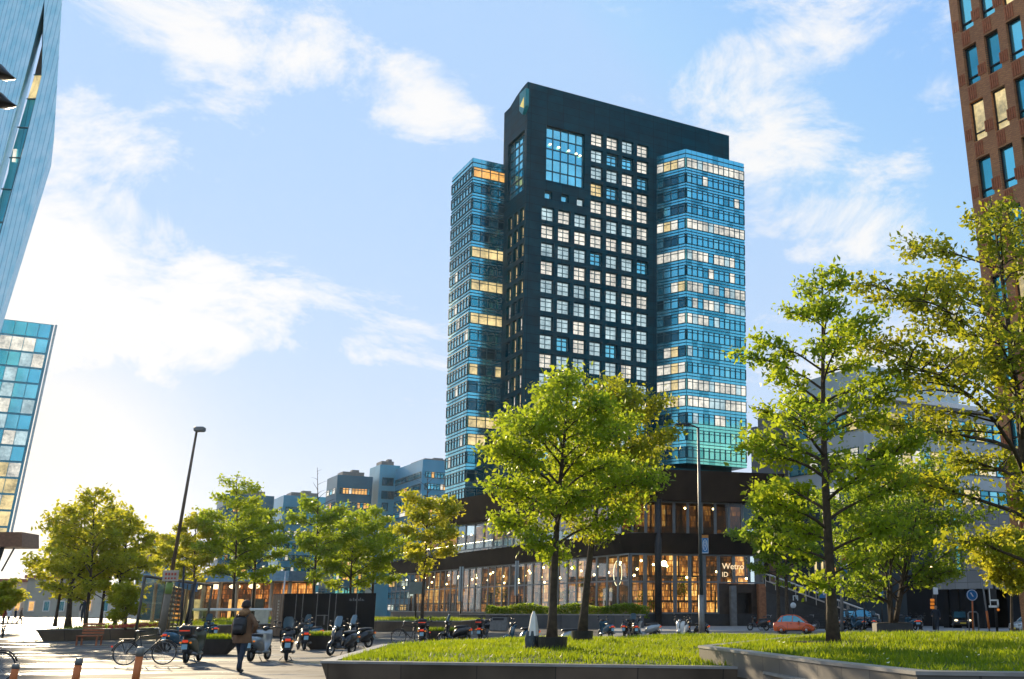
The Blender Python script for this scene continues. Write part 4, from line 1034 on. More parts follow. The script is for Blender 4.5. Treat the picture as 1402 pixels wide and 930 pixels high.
def planter(name, pl, z0, z1, base_in, label, wm, topw=.28, mound=.12, blades=0, bh=.09, seed=1, mats=None, avoid=(), kind=None, wallname='planter_wall'):
    cx_ = sum(p[0] for p in pl) / len(pl); cy_ = sum(p[1] for p in pl) / len(pl)
    r_ = root(name, (cx_, cy_, 0), label, 'planter')
    inn = inset(pl, topw); bot = inset(pl, base_in); n = len(pl)
    mb = MB()
    for i in range(n):
        j = (i + 1) % n
        mb.quad((*bot[i], z0), (*bot[j], z0), (*pl[j], z1 - .05), (*pl[i], z1 - .05), 0)
        a, b = inset(pl, -.025)[i], inset(pl, -.025)[j]
        mb.quad((*a, z1 - .05), (*b, z1 - .05), (*b, z1), (*a, z1), 1); mb.quad((*pl[i], z1 - .05), (*pl[j], z1 - .05), (*b, z1 - .05), (*a, z1 - .05), 1)
        mb.quad((*a, z1), (*b, z1), (*inn[j], z1), (*inn[i], z1), 1); mb.quad((*inn[i], z1), (*inn[j], z1), (*inn[j], z1 - .15), (*inn[i], z1 - .15), 1)
    mb.build(wallname, [wm, m_walltop], r_)
    # lawn: a low mound as a grid of small squares
    rg = np.random.default_rng(seed)
    def hgt(x, y):
        d = min(abs((Vector((x, y)) - Vector(inn[i])).dot(Vector((-(Vector(inn[(i + 1) % n]) - Vector(inn[i])).normalized().y, (Vector(inn[(i + 1) % n]) - Vector(inn[i])).normalized().x)))) for i in range(n))
        return z1 - .06 + mound * (1 - math.exp(-d / 1.2)) + .03 * math.sin(x * 1.7 + y) * math.sin(y * 1.3) * min(1, d)
    xs = [p[0] for p in inn]; ys = [p[1] for p in inn]
    st = .5; lm = MB(); nx, ny = int((max(xs) - min(xs)) / st) + 2, int((max(ys) - min(ys)) / st) + 2
    idx = {}
    def vtx(i, j):
        if (i, j) not in idx:
            x, y = min(xs) + i * st, min(ys) + j * st
            idx[(i, j)] = len(lm.v); lm.v.append((x, y, hgt(x, y)))
        return idx[(i, j)]
    for i in range(nx):
        for j in range(ny):
            if all(inside((min(xs) + (i + a) * st, min(ys) + (j + b) * st), inn) for a in (0, 1) for b in (0, 1)):
                lm.f.append((vtx(i, j), vtx(i + 1, j), vtx(i + 1, j + 1), vtx(i, j + 1))); lm.m.append(0)
    lm.poly([(*p, z1 - .07) for p in inn])
    lm.build('lawn', [m_lawn], r_, True)
    if blades:
        V = []; cnt = 0
        px = rg.uniform(min(xs), max(xs), blades * 4); py = rg.uniform(min(ys), max(ys), blades * 4)
        tuft = np.sin(px * 1.9 + 1.3 * np.sin(py * 1.1)) * np.sin(py * 2.3 + np.sin(px * .7))
        for x, y, tf in zip(px, py, tuft):
            if cnt >= blades: break
            if not inside((x, y), inn): continue
            if any((x - a) ** 2 + (y - b) ** 2 < r2 * r2 for a, b, r2 in avoid): continue
            h = bh * rg.uniform(.5, 1.5) * (1 + .5 * max(tf, -.3)); an = rg.uniform(0, 6.28); w_ = .016 * rg.uniform(.7, 1.6); ln = rg.normal(0, .045, 2)
            z = hgt(x, y) - .01; ca, sa = math.cos(an) * w_, math.sin(an) * w_
            V += [(x - ca, y - sa, z), (x + ca, y + sa, z), (x + ln[0], y + ln[1], z + h)]; cnt += 1
        o = npmesh('grass', V, 3, m_blade, r_); tag(o, kind='stuff')
        V = []
        for k in range(blades // 220):
            i0 = rg.integers(0, len(px)); x, y = px[i0], py[i0]
            if not inside((x, y), inn): continue
            z = hgt(x, y) + rg.uniform(.03, .1); q = .028 * rg.uniform(.6, 1.3); tl = rg.normal(0, .4, 2)
            V += [(x - q, y, z), (x, y - q, z + tl[0] * q), (x + q, y, z + tl[1] * q), (x, y + q, z)]
        if V: o = npmesh('daisies', V, 4, m_daisy, r_); tag(o, kind='stuff')
    return r_, hgt, inn
fz = .5
fa = gnd(440, 905, fz); fb = gnd(1020, 913, fz); fc = gnd(1100, 931, fz)
bk1, bk2, bk3 = gnd(523, 882, fz), gnd(640, 876, fz), gnd(960, 869, fz)
poly1 = [T2(fa), T2(fb), T2(fc), (fc.x + 6, fc.y - .5), (bk3.x + 9, bk3.y - 6), T2(bk3), T2(bk2), T2(bk1)]
pots = [gnd(755, 889, .58), gnd(797, 876, .6)]
pl1, hg1, _ = planter('lawn_planter', poly1, 0, fz, .16, 'long dark stone planter with bright grass across the foreground', m_wall, blades=70000, seed=3, avoid=[(pots[0].x, pots[0].y, .45), (pots[1].x, pots[1].y, .45)])
rz = .82
ra, rb, rc_, rd = gnd(957, 884, rz), gnd(1125, 905, rz), gnd(1255, 919, rz), gnd(1402, 921, rz)
rd = rc_ + (rd - rc_) * 1.6
re_, rf = gnd(1120, 868, rz), gnd(1500, 867, rz)
poly2 = [T2(ra), T2(rb), T2(rc_), T2(rd), (rd.x + 8, rd.y + 3), T2(rf), T2(re_)]
tr1 = gnd(1141, 880, rz + .06)
pl2, hg2, _ = planter('raised_planter', poly2, .3, rz, .02, 'raised grassy planter edged with pale grey stone slabs on the right', m_wallgrey, blades=60000, seed=5, avoid=[(tr1.x, tr1.y, .9)], mound=.1)
# far left planter
la, lb2 = gnd(49, 858, .6), gnd(191, 857, .6)
la = gnd(50, 862, .6); lb2 = gnd(192, 860, .6)
lpoly = [T2(la), T2(lb2), (lb2.x + 1, lb2.y + 20), (la.x - 4.5, la.y + 34)]
pl3, hg3, inn3 = planter('corner_planter', lpoly, 0, .6, .25, 'dark planter with clustered trees and red flowers at the far left', m_wall, blades=9000, seed=8, bh=.16)
fl = MB()
for k in range(260):
    x = rnd.uniform(la.x + 5, lb2.x - .5); y = la.y + rnd.uniform(.6, 5); fl.ball((x, y, hg3(x, y) + rnd.uniform(.1, .22)), .045, 5, 4)
tag(fl.build('flowers', [M('red_petals', (.45, .05, .02), .6)], pl3), kind='stuff')
# planter with bench slab behind, beside the black kiosk
pa_, pb_ = gnd(236, 861, 0), gnd(392, 861, 0); yb = 78.
xa, xb = at(240, 850, yb).x, at(520, 850, yb).x
pl4, hg4, _ = planter('bench_planter', [(xa, yb), (xb + 6, yb), (xb + 6, yb + 14), (xa, yb + 14)], 0, .75, .2, 'wide dark planter with a pale bench slab behind the parked scooters', m_wall, blades=9000, seed=9, bh=.16)
bs = root('bench_slab', (xa + 3, yb + 3.5, 0), 'pale bench slab floating over the grass of the wide planter', 'bench')
mb = MB(); mb.bbox((xa + 4.2, yb + 3.5, 1.55), (9.2, .9, .2), .05); mb.build('seat', [m_white], bs)
for x in (xa + .5, xa + 4, xa + 8): MB().box((x, yb + 3.5, 1.05), (.25, .6, .8)).build('leg', [m_grey], bs)
# boat shaped planter tubs
def tub(px, py, w_, label):
    p = gnd(px, py); r_ = root('planter_tub', p, label, 'planter tub', 'boat shaped planter tubs among the scooters')
    n = 18; ring = lambda f, z: [(p.x + w_ * f * math.cos(2 * math.pi * i / n), p.y + w_ * .5 * f * math.sin(2 * math.pi * i / n), z) for i in range(n)]
    mb = MB(); a, b, c_ = ring(.5, 0), ring(.62, .12), ring(1, .55)
    for q, s in ((a, b), (b, c_), (c_, ring(.93, .55)), (ring(.93, .55), ring(.9, .48))):
        for i in range(n): mb.quad(q[i], q[(i + 1) % n], s[(i + 1) % n], s[i])
    mb.poly(a[::-1]); mb.build('bowl', [M('tub_stone', (.05, .042, .036), .6)], r_, True)
    MB().poly(ring(.91, .5)).build('soil', [m_soil], r_)
    V = []
    for k in range(900):
        t, q = rnd.uniform(0, 6.28), math.sqrt(rnd.random()) * .88; x, y = p.x + w_ * q * math.cos(t), p.y + w_ * .5 * q * math.sin(t); an = rnd.uniform(0, 6.28); h = rnd.uniform(.1, .28)
        V += [(x - .03 * math.cos(an), y - .03 * math.sin(an), .5), (x + .03 * math.cos(an), y + .03 * math.sin(an), .5), (x + rnd.gauss(0, .08), y + rnd.gauss(0, .08), .5 + h)]
    tag(npmesh('herbs', V, 3, m_blade, r_), kind='stuff')
tub(292, 896, 1.05, 'boat shaped stone tub of grass left of the walking person')
tub(440, 889, .95, 'boat shaped stone tub between two scooters before the black kiosk')
tub(598, 879, 1.1, 'boat shaped stone tub beside the cargo bike')
for (px, py, w_, h_, lb) in ((437, 885, .75, .6, 'rounded grey boulder seat left of its darker neighbour'), (455, 886, .95, .7, 'wide dark boulder seat right of its grey neighbour')):
    p = gnd(px, py); r_ = MB(); r_.ball((0, 0, h_ * .48), (w_, w_ * .7, h_ * .52), 18, 12)
    r_.v = [(x * (1 + .06 * math.sin(7 * y + 3 * z)), y * (1 + .05 * math.sin(5 * x)), max(0, z)) for x, y, z in r_.v]
    o = r_.build('boulder_seat', [M('boulder', (.09, .085, .075) if w_ > .8 else (.2, .19, .17), .8, 0, .3, 4, bump=.4)], None, True); o.location = p; tag(o, lb, 'boulder', 'boulder seats by the kiosk')
# terrace wall and clipped hedge in front of the pavilion
tp = root('terrace_wall', (-8, 86, 0), 'low grey terrace wall with a clipped hedge in front of the pavilion windows', 'terrace wall')
w0, w1 = at(630, 850, 94), at(880, 850, 87); mb = MB(); dd = Vector((w1.x - w0.x, w1.y - w0.y, 0)); Lw = dd.length; dd.normalize(); nn = (dd.y, -dd.x)
zw = at(700, 842.5, 90).z
for k in range(7): bar(mb, w0, dd, nn, Lw * k / 7 + .02, Lw * (k + 1) / 7 - .02, 0, zw, -.3, 0, 0)
bar(mb, w0, dd, nn, -.1, Lw + .1, zw, zw + .1, -.4, .08, 1); mb.build('wall', [M('wall_panel', (.075, .08, .083), .6, 0, .2, 1), m_walltop], tp)
V = []
rg = np.random.default_rng(4)
for k in range(9000):
    s = rg.uniform(Lw * .12, Lw); o = -rg.uniform(.5, 1.5); z = zw - .1 + rg.uniform(0, .95) + .15 * math.sin(s * 1.3); p = wp(w0, dd, nn, s, z, o); q = rg.normal(0, 1, 3); q /= np.linalg.norm(q); u = np.cross(q, (0, 0, 1)); u /= np.linalg.norm(u) + 1e-6
    c_ = np.array(p); V += [c_ + q * .11, c_ + u * .07, c_ - q * .11, c_ - u * .07]
tag(npmesh('hedge', V, 4, m_leafd, tp), kind='stuff')
# ------------------------------------------------------------------ TREES
GA = 2.39996
m_leafr = leafmat('olive_spring_leaf', (.17, .205, .012), (.47, .48, .025))
def make_tree(name, label, base, H, hb, Rc, seed, nleaf, ls, lm, cat='tree', group=None, lean=(0, 0), stems=1, limbs=22, r0=None, rise=.45, sparse=1., bare_top=0., peak=.3, sweep=None, spread=.25):
    rg = np.random.default_rng(seed); rt = root(name, base, label, cat, group)
    tb_ = MB(); segs = []
    bx, by, bz = base
    def env(u):
        if u < 0 or u > 1: return .12
        f = min(1, ((u + .05) / peak)) ** .6 * max(0, (1 - u)) ** .62 / (1 - peak) ** .62
        return Rc * max(.14, min(1.05, f))
    for st in range(stems):
        sa = st * 2.2 + rg.uniform(0, 6)
        off = (0, 0) if stems == 1 else (math.cos(sa) * .18, math.sin(sa) * .18)
        out = 0 if stems == 1 else Rc * spread
        Hs = H if st == 0 else H * rg.uniform(.8, .95)
        rr = (r0 or (.011 * H + .035)) * (1 if stems == 1 else .62)
        tp, npt = [], 11; wx, wy = rg.uniform(0, 6, 2)
        for i in range(npt):
            t = i / (npt - 1)
            wob = .012 * H * math.sin(t * 5 + wx), .012 * H * math.sin(t * 4.3 + wy)
            tp.append(Vector((bx + off[0] + math.cos(sa) * out * t + lean[0] * t ** 1.1 + wob[0] * t, by + off[1] + math.sin(sa) * out * t + lean[1] * t + wob[1] * t, bz - .1 + (Hs + .1) * t)))
        rad = [rr * (1.35 if i == 0 else 1) * (1 - .93 * (i / (npt - 1)) ** .9) + .006 for i in range(npt)]
        tb_.tube(tp, rad, 10)
        def trunk(z):
            t = min(1, max(0, (z - bz + .1) / (Hs + .1))) * (npt - 1); i = min(npt - 2, int(t)); return tp[i].lerp(tp[i + 1], t - i), rad[i] + (rad[i + 1] - rad[i]) * (t - i)
        nl = limbs if stems == 1 else int(limbs * .55)
        for i in range(nl):
            f = (i + rg.uniform(0, .8)) / nl
            zs = hb * .86 + (Hs * .985 - hb * .86) * f ** .9
            az = GA * i + rg.uniform(-.5, .5) + seed
            p, rtk = trunk(bz + zs)
            Ltry = env((zs + .12 * Rc - hb) / max(.1, Hs - hb)) * rg.uniform(.72, 1.12)
            if sweep: Ltry *= 1 + sweep[1] * math.cos(az - sweep[0])
            L_ = max(.3, Ltry); up_ = rise * (1 + .8 * f) * rg.uniform(.6, 1.3)
            pts = []; dx, dy = math.cos(az), math.sin(az); bend = rg.uniform(-.35, .35)
            for q in range(6):
                t = q / 5; a2 = az + bend * t
                pts.append(p + Vector((math.cos(a2) * L_ * t, math.sin(a2) * L_ * t, L_ * up_ * (t ** .85) * (1 - .25 * t) + rg.normal(0, .012) * L_ * (t > 0))))
            rl = min(rtk * .55, .014 * L_ + .012)
            tb_.tube(pts, [rl * (1 - .85 * q / 5) + .004 for q in range(6)], 6, cap=False)
            if f > 1 - bare_top: continue
            segs.append((pts[3], pts[5], .7 * L_)); segs.append((pts[2], pts[3], .15 * L_))
            ns = int(5 + L_ * 2.6)
            for k in range(ns):
                t = .28 + .7 * (k + rg.uniform(0, 1)) / ns; qi = min(4, int(t * 5)); o = pts[qi].lerp(pts[qi + 1], t * 5 - qi)
                sd = 1 if k % 2 else -1; a2 = az + bend * t + sd * rg.uniform(.5, 1.15)
                l2 = L_ * rg.uniform(.22, .42) * (1.15 - .55 * t) + .12; u2 = rg.uniform(-.05, .55)
                e = o + Vector((math.cos(a2) * l2, math.sin(a2) * l2, u2 * l2)); md = o.lerp(e, .5) + Vector((0, 0, .05 * l2))
                tb_.tube([o, md, e], [.35 * rl + .004, .25 * rl + .003, .003], 4, cap=False)
                segs.append((o.lerp(e, .2), e, l2 * 1.6))
                for _ in range(2):
                    t3 = rg.uniform(.35, .9); o3 = o.lerp(e, t3); a3 = a2 + rg.choice((-1, 1)) * rg.uniform(.5, 1.1); l3 = l2 * rg.uniform(.3, .55)
                    e3 = o3 + Vector((math.cos(a3) * l3, math.sin(a3) * l3, rg.uniform(-.1, .5) * l3)); tb_.tube([o3, e3], [.006, .002], 3, cap=False); segs.append((o3, e3, l3 * 1.8))
    tb_.build('trunk', m_bark, rt, True)
    A = np.array([tuple(s[0]) for s in segs]); Bq = np.array([tuple(s[1]) for s in segs]); W = np.array([s[2] for s in segs]); W = W * rg.uniform(.35, 1.6, len(W)); W /= W.sum()
    ix = rg.choice(len(segs), nleaf, p=W); t = rg.uniform(0, 1.05, nleaf)[:, None]
    sg = (.085 * Rc ** .5 + .05) * sparse
    Cc = A[ix] + (Bq[ix] - A[ix]) * t + rg.normal(0, 1, (nleaf, 3)) * np.array((sg, sg, sg * .85))
    nrm = rg.normal(0, 1, (nleaf, 3)) + np.array((0, 0, .55)); nrm /= np.linalg.norm(nrm, axis=1)[:, None]
    u = np.cross(nrm, rg.normal(0, 1, (nleaf, 3))); u /= np.linalg.norm(u, axis=1)[:, None]; v = np.cross(nrm, u)
    s = (ls * rg.uniform(.4, 1.55, nleaf))[:, None]
    u, v = u * s, v * s * .52
    fold = nrm * s * .16
    V = np.stack((Cc - u, Cc - v * 1.0 + fold, Cc + u * .95, Cc + v + fold), 1)
    npmesh('crown', V, 4, lm, rt)
    return rt
def tree_px(name, label, bp, Yz, ytop, ybot, rpx, seed, nleaf, ls, lm, xtop=None, **k):
    """foot at a ground point, top and lowest foliage read off the survey"""
    b = bp if isinstance(bp, Vector) else at(bp[0], 800, Yz[0]); b = Vector((b.x, b.y, Yz[1]))
    H = at(xtop or PX, ytop, b.y).z - b.z; hb = at(PX, ybot, b.y).z - b.z
    ln = (at(xtop, ytop, b.y).x - b.x, 0) if xtop else (0, 0)
    return make_tree(name, label, b, H, hb, rpx / 1447 * b.y, seed, nleaf, ls, lm, lean=ln, **k)
def foot(px, py, z): return gnd(px, py, z)
# foreground
t1 = tree_px('tree', 'slender young tree with open crown standing alone on the raised lawn', tr1, (0, rz), 362, 800, 124, 11, 12500, .074, m_leaf, 1120, limbs=36, rise=.42, peak=.42, r0=.14, sparse=.72)
disc = MB(); disc.prism([(tr1.x + .95 * math.cos(a) * (1 + .1 * math.sin(3 * a)), tr1.y + .8 * math.sin(a), ) for a in [i * .4 for i in range(15)]], rz + .0, rz + .08); disc.build('soil_ring', [m_soil], t1)
b2 = at(1432, 800, 27.5)
tree_px('tree', 'large spreading tree at the right edge reaching across the brick tower', b2, (0, rz), 268, 770, 225, 21, 20000, .08, m_leafr, 1352, limbs=32, rise=.5, peak=.35, r0=.2, sweep=(math.pi, .25), sparse=.75)
pp = pots[0]; tree_px('tree', 'broad leafy tree growing from the nearer black tub on the lawn', pp, (0, .8), 512, 762, 126, 33, 17500, .072, m_leaf, 775, limbs=30, rise=.5, peak=.36, r0=.13)
pp = pots[1]; tree_px('tree', 'broad leafy tree growing from the farther black tub on the lawn', pp, (0, .8), 522, 752, 100, 37, 12000, .085, m_leafr, 838, limbs=20, rise=.7, peak=.5, r0=.15)
def pot(p, w_, h_, z, label):
    r_ = root('tree_tub', (p.x, p.y, z), label, 'tub', 'black tree tubs on the lawn'); n = 20
    ring = lambda f, zz: [(p.x + w_ * f * math.cos(2 * math.pi * i / n), p.y + w_ * f * math.sin(2 * math.pi * i / n), z + zz) for i in range(n)]
    mb = MB()
    rs = [ring(.94, -.12), ring(1, h_), ring(.92, h_), ring(.9, h_ - .06)]
    for a, b in zip(rs, rs[1:]):
        for i in range(n): mb.quad(a[i], a[(i + 1) % n], b[(i + 1) % n], b[i])
    mb.build('tub_wall', [m_black], r_, True); MB().poly(ring(.91, h_ - .05)).build('soil', [m_soil], r_)
pot(pots[0], .43, .32, .58, 'black round tree tub nearest on the lawn'); pot(pots[1], .38, .32, .58, 'smaller black tree tub farther back on the lawn')
# right middle
pm_ = at(1222, 860, 56); pm_ = Vector((pm_.x, pm_.y, 0))
r_ = root('tree_tub', pm_, 'grey square tub holding the multi stemmed tree by the road', 'tub'); mb = MB(); mb.bbox((pm_.x, pm_.y, .45), (1.9, 1.2, .9), .04); mb.build('tub_wall', [m_plin], r_); MB().box((pm_.x, pm_.y, .91), (1.7, 1.0, .02)).build('soil', [m_soil], r_)
tree_px('tree', 'dense multi stemmed tree in the grey square tub by the road', pm_, (0, .9), 618, 835, 108, 41, 15000, .12, m_leafd, 1225, stems=5, limbs=24, rise=.6, peak=.42, spread=.5)
for px, sd, lb in ((1066, 51, 'dark stemmed tree in front of the stair, left of its twin'), (1078, 52, 'dark stemmed tree in front of the stair, right of its twin')):
    b = at(px, 850, 76 + sd % 2 * 2); b.z = 0; tree_px('tree', lb, b, (0, 0), 655, 792, 56, sd, 5500, .15, m_leafd, px - 4, limbs=20, peak=.45, r0=.17, group='twin trees by the stair')
b = at(1384, 860, 40); b.z = 0; tree_px('tree', 'small bright yellow green tree low at the right edge', b, (0, 0), 728, 800, 44, 61, 9000, .085, m_leafy, 1382, limbs=22, peak=.4, r0=.07)
# plaza trees on the left
lt = [(94, 63, 690, 92, 71), (118, 60, 668, 92, 72), (138, 66, 690, 85, 73), (158, 62, 700, 70, 74), (76, 68, 715, 60, 75)]
for i, (px, Y, yt, rp, sd) in enumerate(lt):
    b = at(px, 850, Y); b.z = .62
    tree_px('tree', ['tree with the thickest trunk in the far left planter cluster', 'tallest tree of the clustered trees in the far left planter', 'slim tree at the back of the far left planter cluster', 'leaning slim tree by the right end of the far left planter', 'low tree on the outer left end of the planter cluster'][i], b, (0, .62), yt, 822, rp * .70, sd, 4200, .125, m_leafy, px + 14 + 2 * i, limbs=24, peak=.35, r0=.10 if i else .17, group='trees clustered in the corner planter')
pt = [  # px, Y, ytop, ybot, rpx, seed, leaf material, label, extra
    (262, 88, 702, 800, 44, 81, m_leafy, 'yellow green tree directly behind the glass shelter', {}),
    (318, 86, 652, 795, 62, 82, m_leaf, 'tallest plaza tree standing left of the black kiosk', {}),
    (345, 92, 690, 795, 46, 83, m_leafd, 'darker tree tucked behind the tallest plaza tree', {}),
    (428, 84, 640, 800, 46, 84, m_leafd, 'thin tree with a bare top behind the black kiosk', dict(bare_top=.4, sparse=1.3)),
    (478, 88, 700, 806, 58, 85, m_leaf, 'rounded tree over the middle of the black kiosk', {}),
    (508, 92, 694, 806, 52, 86, m_leaf, 'rounded tree over the right end of the black kiosk', {}),
    (578, 70, 648, 775, 48, 87, m_leafy, 'thin leaning tree with bare top twigs before the pavilion', dict(bare_top=.35, sparse=1.2)),
    (228, 110, 735, 800, 40, 88, m_leafy, 'small hazy tree beyond the glass shelter', {}),
]
for (px, Y, yt, yb_, rp, sd, lm_, lb, kw) in pt:
    b = at(px, 850, Y); b.z = .7 if px < 560 and Y < 93 else 0
    tree_px('tree', lb, b, (0, b.z), yt, yb_, rp, sd, (5200 if 'bare_top' in kw else 7500), .14, lm_, px + 8, limbs=24, peak=.38, r0=.13, group='trees on the plaza', **kw)
# far left shrub
b = at(8, 820, 75); b.z = 0; tree_px('shrub', 'low rounded yellow green shrub at the far left edge', b, (0, 0), 796, 838, 22, 91, 6000, .11, m_leafy, 10, cat='shrub', stems=3, limbs=16)
b = at(176, 840, 58); b.z = .62; tree_px('shrub', 'clipped yellow green shrub inside the far left planter by the glass shelter', b, (0, .62), 800, 850, 20, 92, 5000, .09, m_leafy, 178, cat='shrub', stems=4, limbs=14)
# ------------------------------------------------------------------ SCOOTERS, BICYCLES, CAR
def wheel_parts(par, name, c, Rw, tw, rim=True, spokes=0, hub=.04):
    w_ = MB().torus(c, Rw - tw, tw, 'y', 26, 8).build(name, [m_rubber], par, True)
    mb = MB(); mb.torus(c, Rw - tw * 2.0, tw * .35, 'y', 24, 6)
    mb.cyl((c[0], c[1] - hub * .8, c[2]), (c[0], c[1] + hub * .8, c[2]), hub, 10)
    for k in range(spokes or 5):
        a = 2 * math.pi * k / (spokes or 5); q = Rw - tw * 2
        mb.tube([(c[0], c[1], c[2]), (c[0] + q * math.cos(a), c[1], c[2] + q * math.sin(a))], .004 if spokes else .02, 4)
    mb.build('rim', [m_steel], w_, True)
    return w_
def make_scooter(paint, screen=False, box=False, saddle=m_black):
    r_ = proto('motor_scooter')
    mb = MB()                                       # rear body
    mb.loft([(-.86, .66, .05, .04), (-.82, .66, .13, .10), (-.6, .60, .19, .19), (-.35, .55, .20, .22), (-.12, .48, .19, .20), (.0, .38, .17, .12), (.04, .34, .14, .07)], 18, 3)
    mb.bbox((.2, 0, .27), (.52, .36, .09), .03); mb.build('body', [paint], r_, True)
    mb = MB(); secs = [(.36, .30), (.47, .52), (.44, .78), (.36, .95)]
    n = 9; V = []
    for (x, z) in secs:
        hw = .12 + .13 * min(1, (z - .25) / .4)
        for k in range(n):
            t = -1 + 2 * k / (n - 1); V.append((x - .10 * t * t, t * hw, z))
    V2_ = V + [(a - .045, b, c) for a, b, c in V]; m_ = len(V); fs = []
    for i in range(len(secs) - 1):
        for k in range(n - 1):
            q = (i * n + k, i * n + k + 1, (i + 1) * n + k + 1, (i + 1) * n + k); fs += [q, tuple(j + m_ for j in reversed(q))]
    for i in range(len(secs) - 1):
        for k in (0, n - 1): fs.append((i * n + k, (i + 1) * n + k, (i + 1) * n + k + m_, i * n + k + m_))
    for k in range(n - 1): fs += [(k, k + 1, k + 1 + m_, k + m_), ((len(secs) - 1) * n + k, (len(secs) - 1) * n + k + 1, (len(secs) - 1) * n + k + 1 + m_, (len(secs) - 1) * n + k + m_)]
    mb.add(V2_, fs); mb.build('leg_shield', [paint], r_, True)
    MB().loft([(-.72, .80, .06, .03), (-.68, .80, .13, .055), (-.4, .79, .15, .06), (-.12, .77, .13, .06), (-.02, .76, .06, .03)], 16, 3).build('seat', [saddle], r_, True)
    MB().loft([(.40, .40, .03, .03), (.46, .44, .075, .07), (.60, .47, .085, .075), (.74, .41, .075, .06), (.82, .33, .03, .03)], 14, 2.4).build('front_fender', [paint], r_, True)
    mb = MB(); mb.tube([(.62, 0, .24), (.50, 0, .55), (.36, 0, .98)], .03, 8); mb.tube([(.30, -.34, 1.03), (.36, -.2, 1.0), (.37, 0, .98), (.36, .2, 1.0), (.30, .34, 1.03)], .016, 8)
    for s in (-1, 1): mb.tube([(.32, s * .25, 1.02), (.29, s * .37, 1.035)], .026, 8)
    mb.loft([(.30, .98, .08, .05), (.38, .98, .11, .08), (.46, .97, .07, .06)], 12, 2.6); mb.build('handlebar', [m_black], r_, True)
    MB().ball((.45, 0, .965), (.05, .075, .07), 12, 8).build('headlight', [m_steel], r_, True)
    MB().bbox((-.87, 0, .66), (.05, .17, .08), .015).build('tail_light', [m_red], r_)
    for s in (-1, 1): MB().ball((-.83, s * .15, .62), (.035, .04, .03), 8, 6).build('turn_light', [m_orange], r_, True)
    MB().box((-.90, 0, .50), (.012, .17, .15)).build('number_plate', [M('plate_blue', (.28, .5, .6), .4)], r_)
    MB().loft([(-.86, .34, .07, .02), (-.75, .50, .09, .02), (-.6, .53, .08, .02)], 10, 3).build('rear_fender', [m_black], r_, True)
    for s in (-1, 1):
        mb = MB(); mb.tube([(.36, s * .2, 1.0), (.36, s * .27, 1.16)], .008, 5); mb.ball((.355, s * .28, 1.19), (.02, .06, .042), 10, 6); mb.build('mirror', [m_black], r_, True)
    mb = MB(); mb.tube([(-.15, -.16, .25), (-.45, -.2, .27), (-.72, -.22, .30)], [.03, .055, .045], 10); mb.build('exhaust', [m_grey], r_, True)
    mb = MB(); mb.bbox((-.42, .0, .33), (.42, .24, .2), .04); mb.tube([(-.2, .1, .12), (-.24, .2, .0)], .014, 5); mb.tube([(-.2, -.1, .14), (-.24, -.2, .0)], .014, 5); mb.build('engine', [m_dark], r_, True)
    wheel_parts(r_, 'wheel', (-.62, 0, .235), .235, .055); wheel_parts(r_, 'wheel', (.64, 0, .235), .235, .05)
    if screen:
        n = 7; V = []
        for (x, z, hw) in ((.44, 1.0, .14), (.40, 1.14, .17), (.34, 1.32, .15), (.32, 1.38, .1)):
            for k in range(n): t = -1 + 2 * k / (n - 1); V.append((x - .08 * t * t, t * hw, z))
        mb = MB(); mb.add(V, [(i * n + k, i * n + k + 1, (i + 1) * n + k + 1, (i + 1) * n + k) for i in range(3) for k in range(n - 1)]); mb.build('windscreen', [M('screen_plastic', (.12, .2, .25), .15, 0, .1, 3)], r_, True)
    if box:
        b_ = MB().bbox((-.82, 0, .98), (.38, .4, .3), .05).build('top_box', [m_black], r_); MB().box((-1.015, 0, .98), (.01, .3, .03)).build('reflector', [m_red], b_)
    return r_
P_black = M('black_paint', (.015, .016, .018), .25, .1, .1, 3, coat=.5); P_blue = M('petrol_paint', (.03, .10, .15), .25, .2, .1, 3, coat=.5)
P_silver = M('silver_paint', (.34, .38, .40), .3, .6, .1, 3, coat=.4); P_white = M('white_scooter_paint', (.68, .68, .64), .3, 0, .08, 3, coat=.5); P_green = M('olive_paint', (.05, .06, .035), .35, .1, .1, 3, coat=.3)
protos = {'black': make_scooter(P_black), 'blue': make_scooter(P_blue), 'silver': make_scooter(P_silver), 'white': make_scooter(P_white), 'blackscreen': make_scooter(P_black, True), 'bluescreen': make_scooter(P_blue, True), 'box': make_scooter(P_black, False, True), 'greenbox': make_scooter(P_green, False, True)}
used = set()
def place(proto_, key, loc, rz, label, cat, group, s=1.0):
    o = proto_ if key not in used else copy_tree(proto_)
    used.add(key); o.location = loc; o.rotation_euler = (0, 0, rz); o.scale = (s, s, s); tag(o, label, cat, group); return o
AW = R(90)   # facing away from the camera
sgrp = 'motor scooters parked on the plaza and along the street'
def scooter(kind, px, py, rz, label, Y=None, s=1.0):
    p = gnd(px, py) if Y is None else at(px, 850, Y); p.z = 0 if (Y is None or Y < 57.5) else (.004 if Y < 74 else .1)
    return place(protos[kind], kind, p, rz, label, 'scooter', sgrp, s)
scooter('greenbox', 263, 907, AW + .1, 'scooter seen from behind with orange tail light beside the glass shelter')
scooter('blue', 241, 893, AW - .15, 'petrol blue scooter seen through the corner of the glass shelter')
scooter('bluescreen', 286, 878, AW + .7, 'scooter with a blue windscreen behind the boat shaped grass tub')
scooter('silver', 354, 905, AW - .05, 'silver grey scooter seen from behind just right of the walking person', s=1.02)
scooter('blackscreen', 391, 904, AW + .35, 'black scooter with a small blue plate left of the black kiosk front')
scooter('black', 412, 890, AW + .5, 'black scooter half hidden behind its neighbour before the kiosk')
scooter('bluescreen', 424, 884, AW + .9, 'scooter with a tall screen in front of the kiosk door')
scooter('blackscreen', 467, 897, -AW - .35, 'black scooter facing the camera near the planter tip with a tall screen')
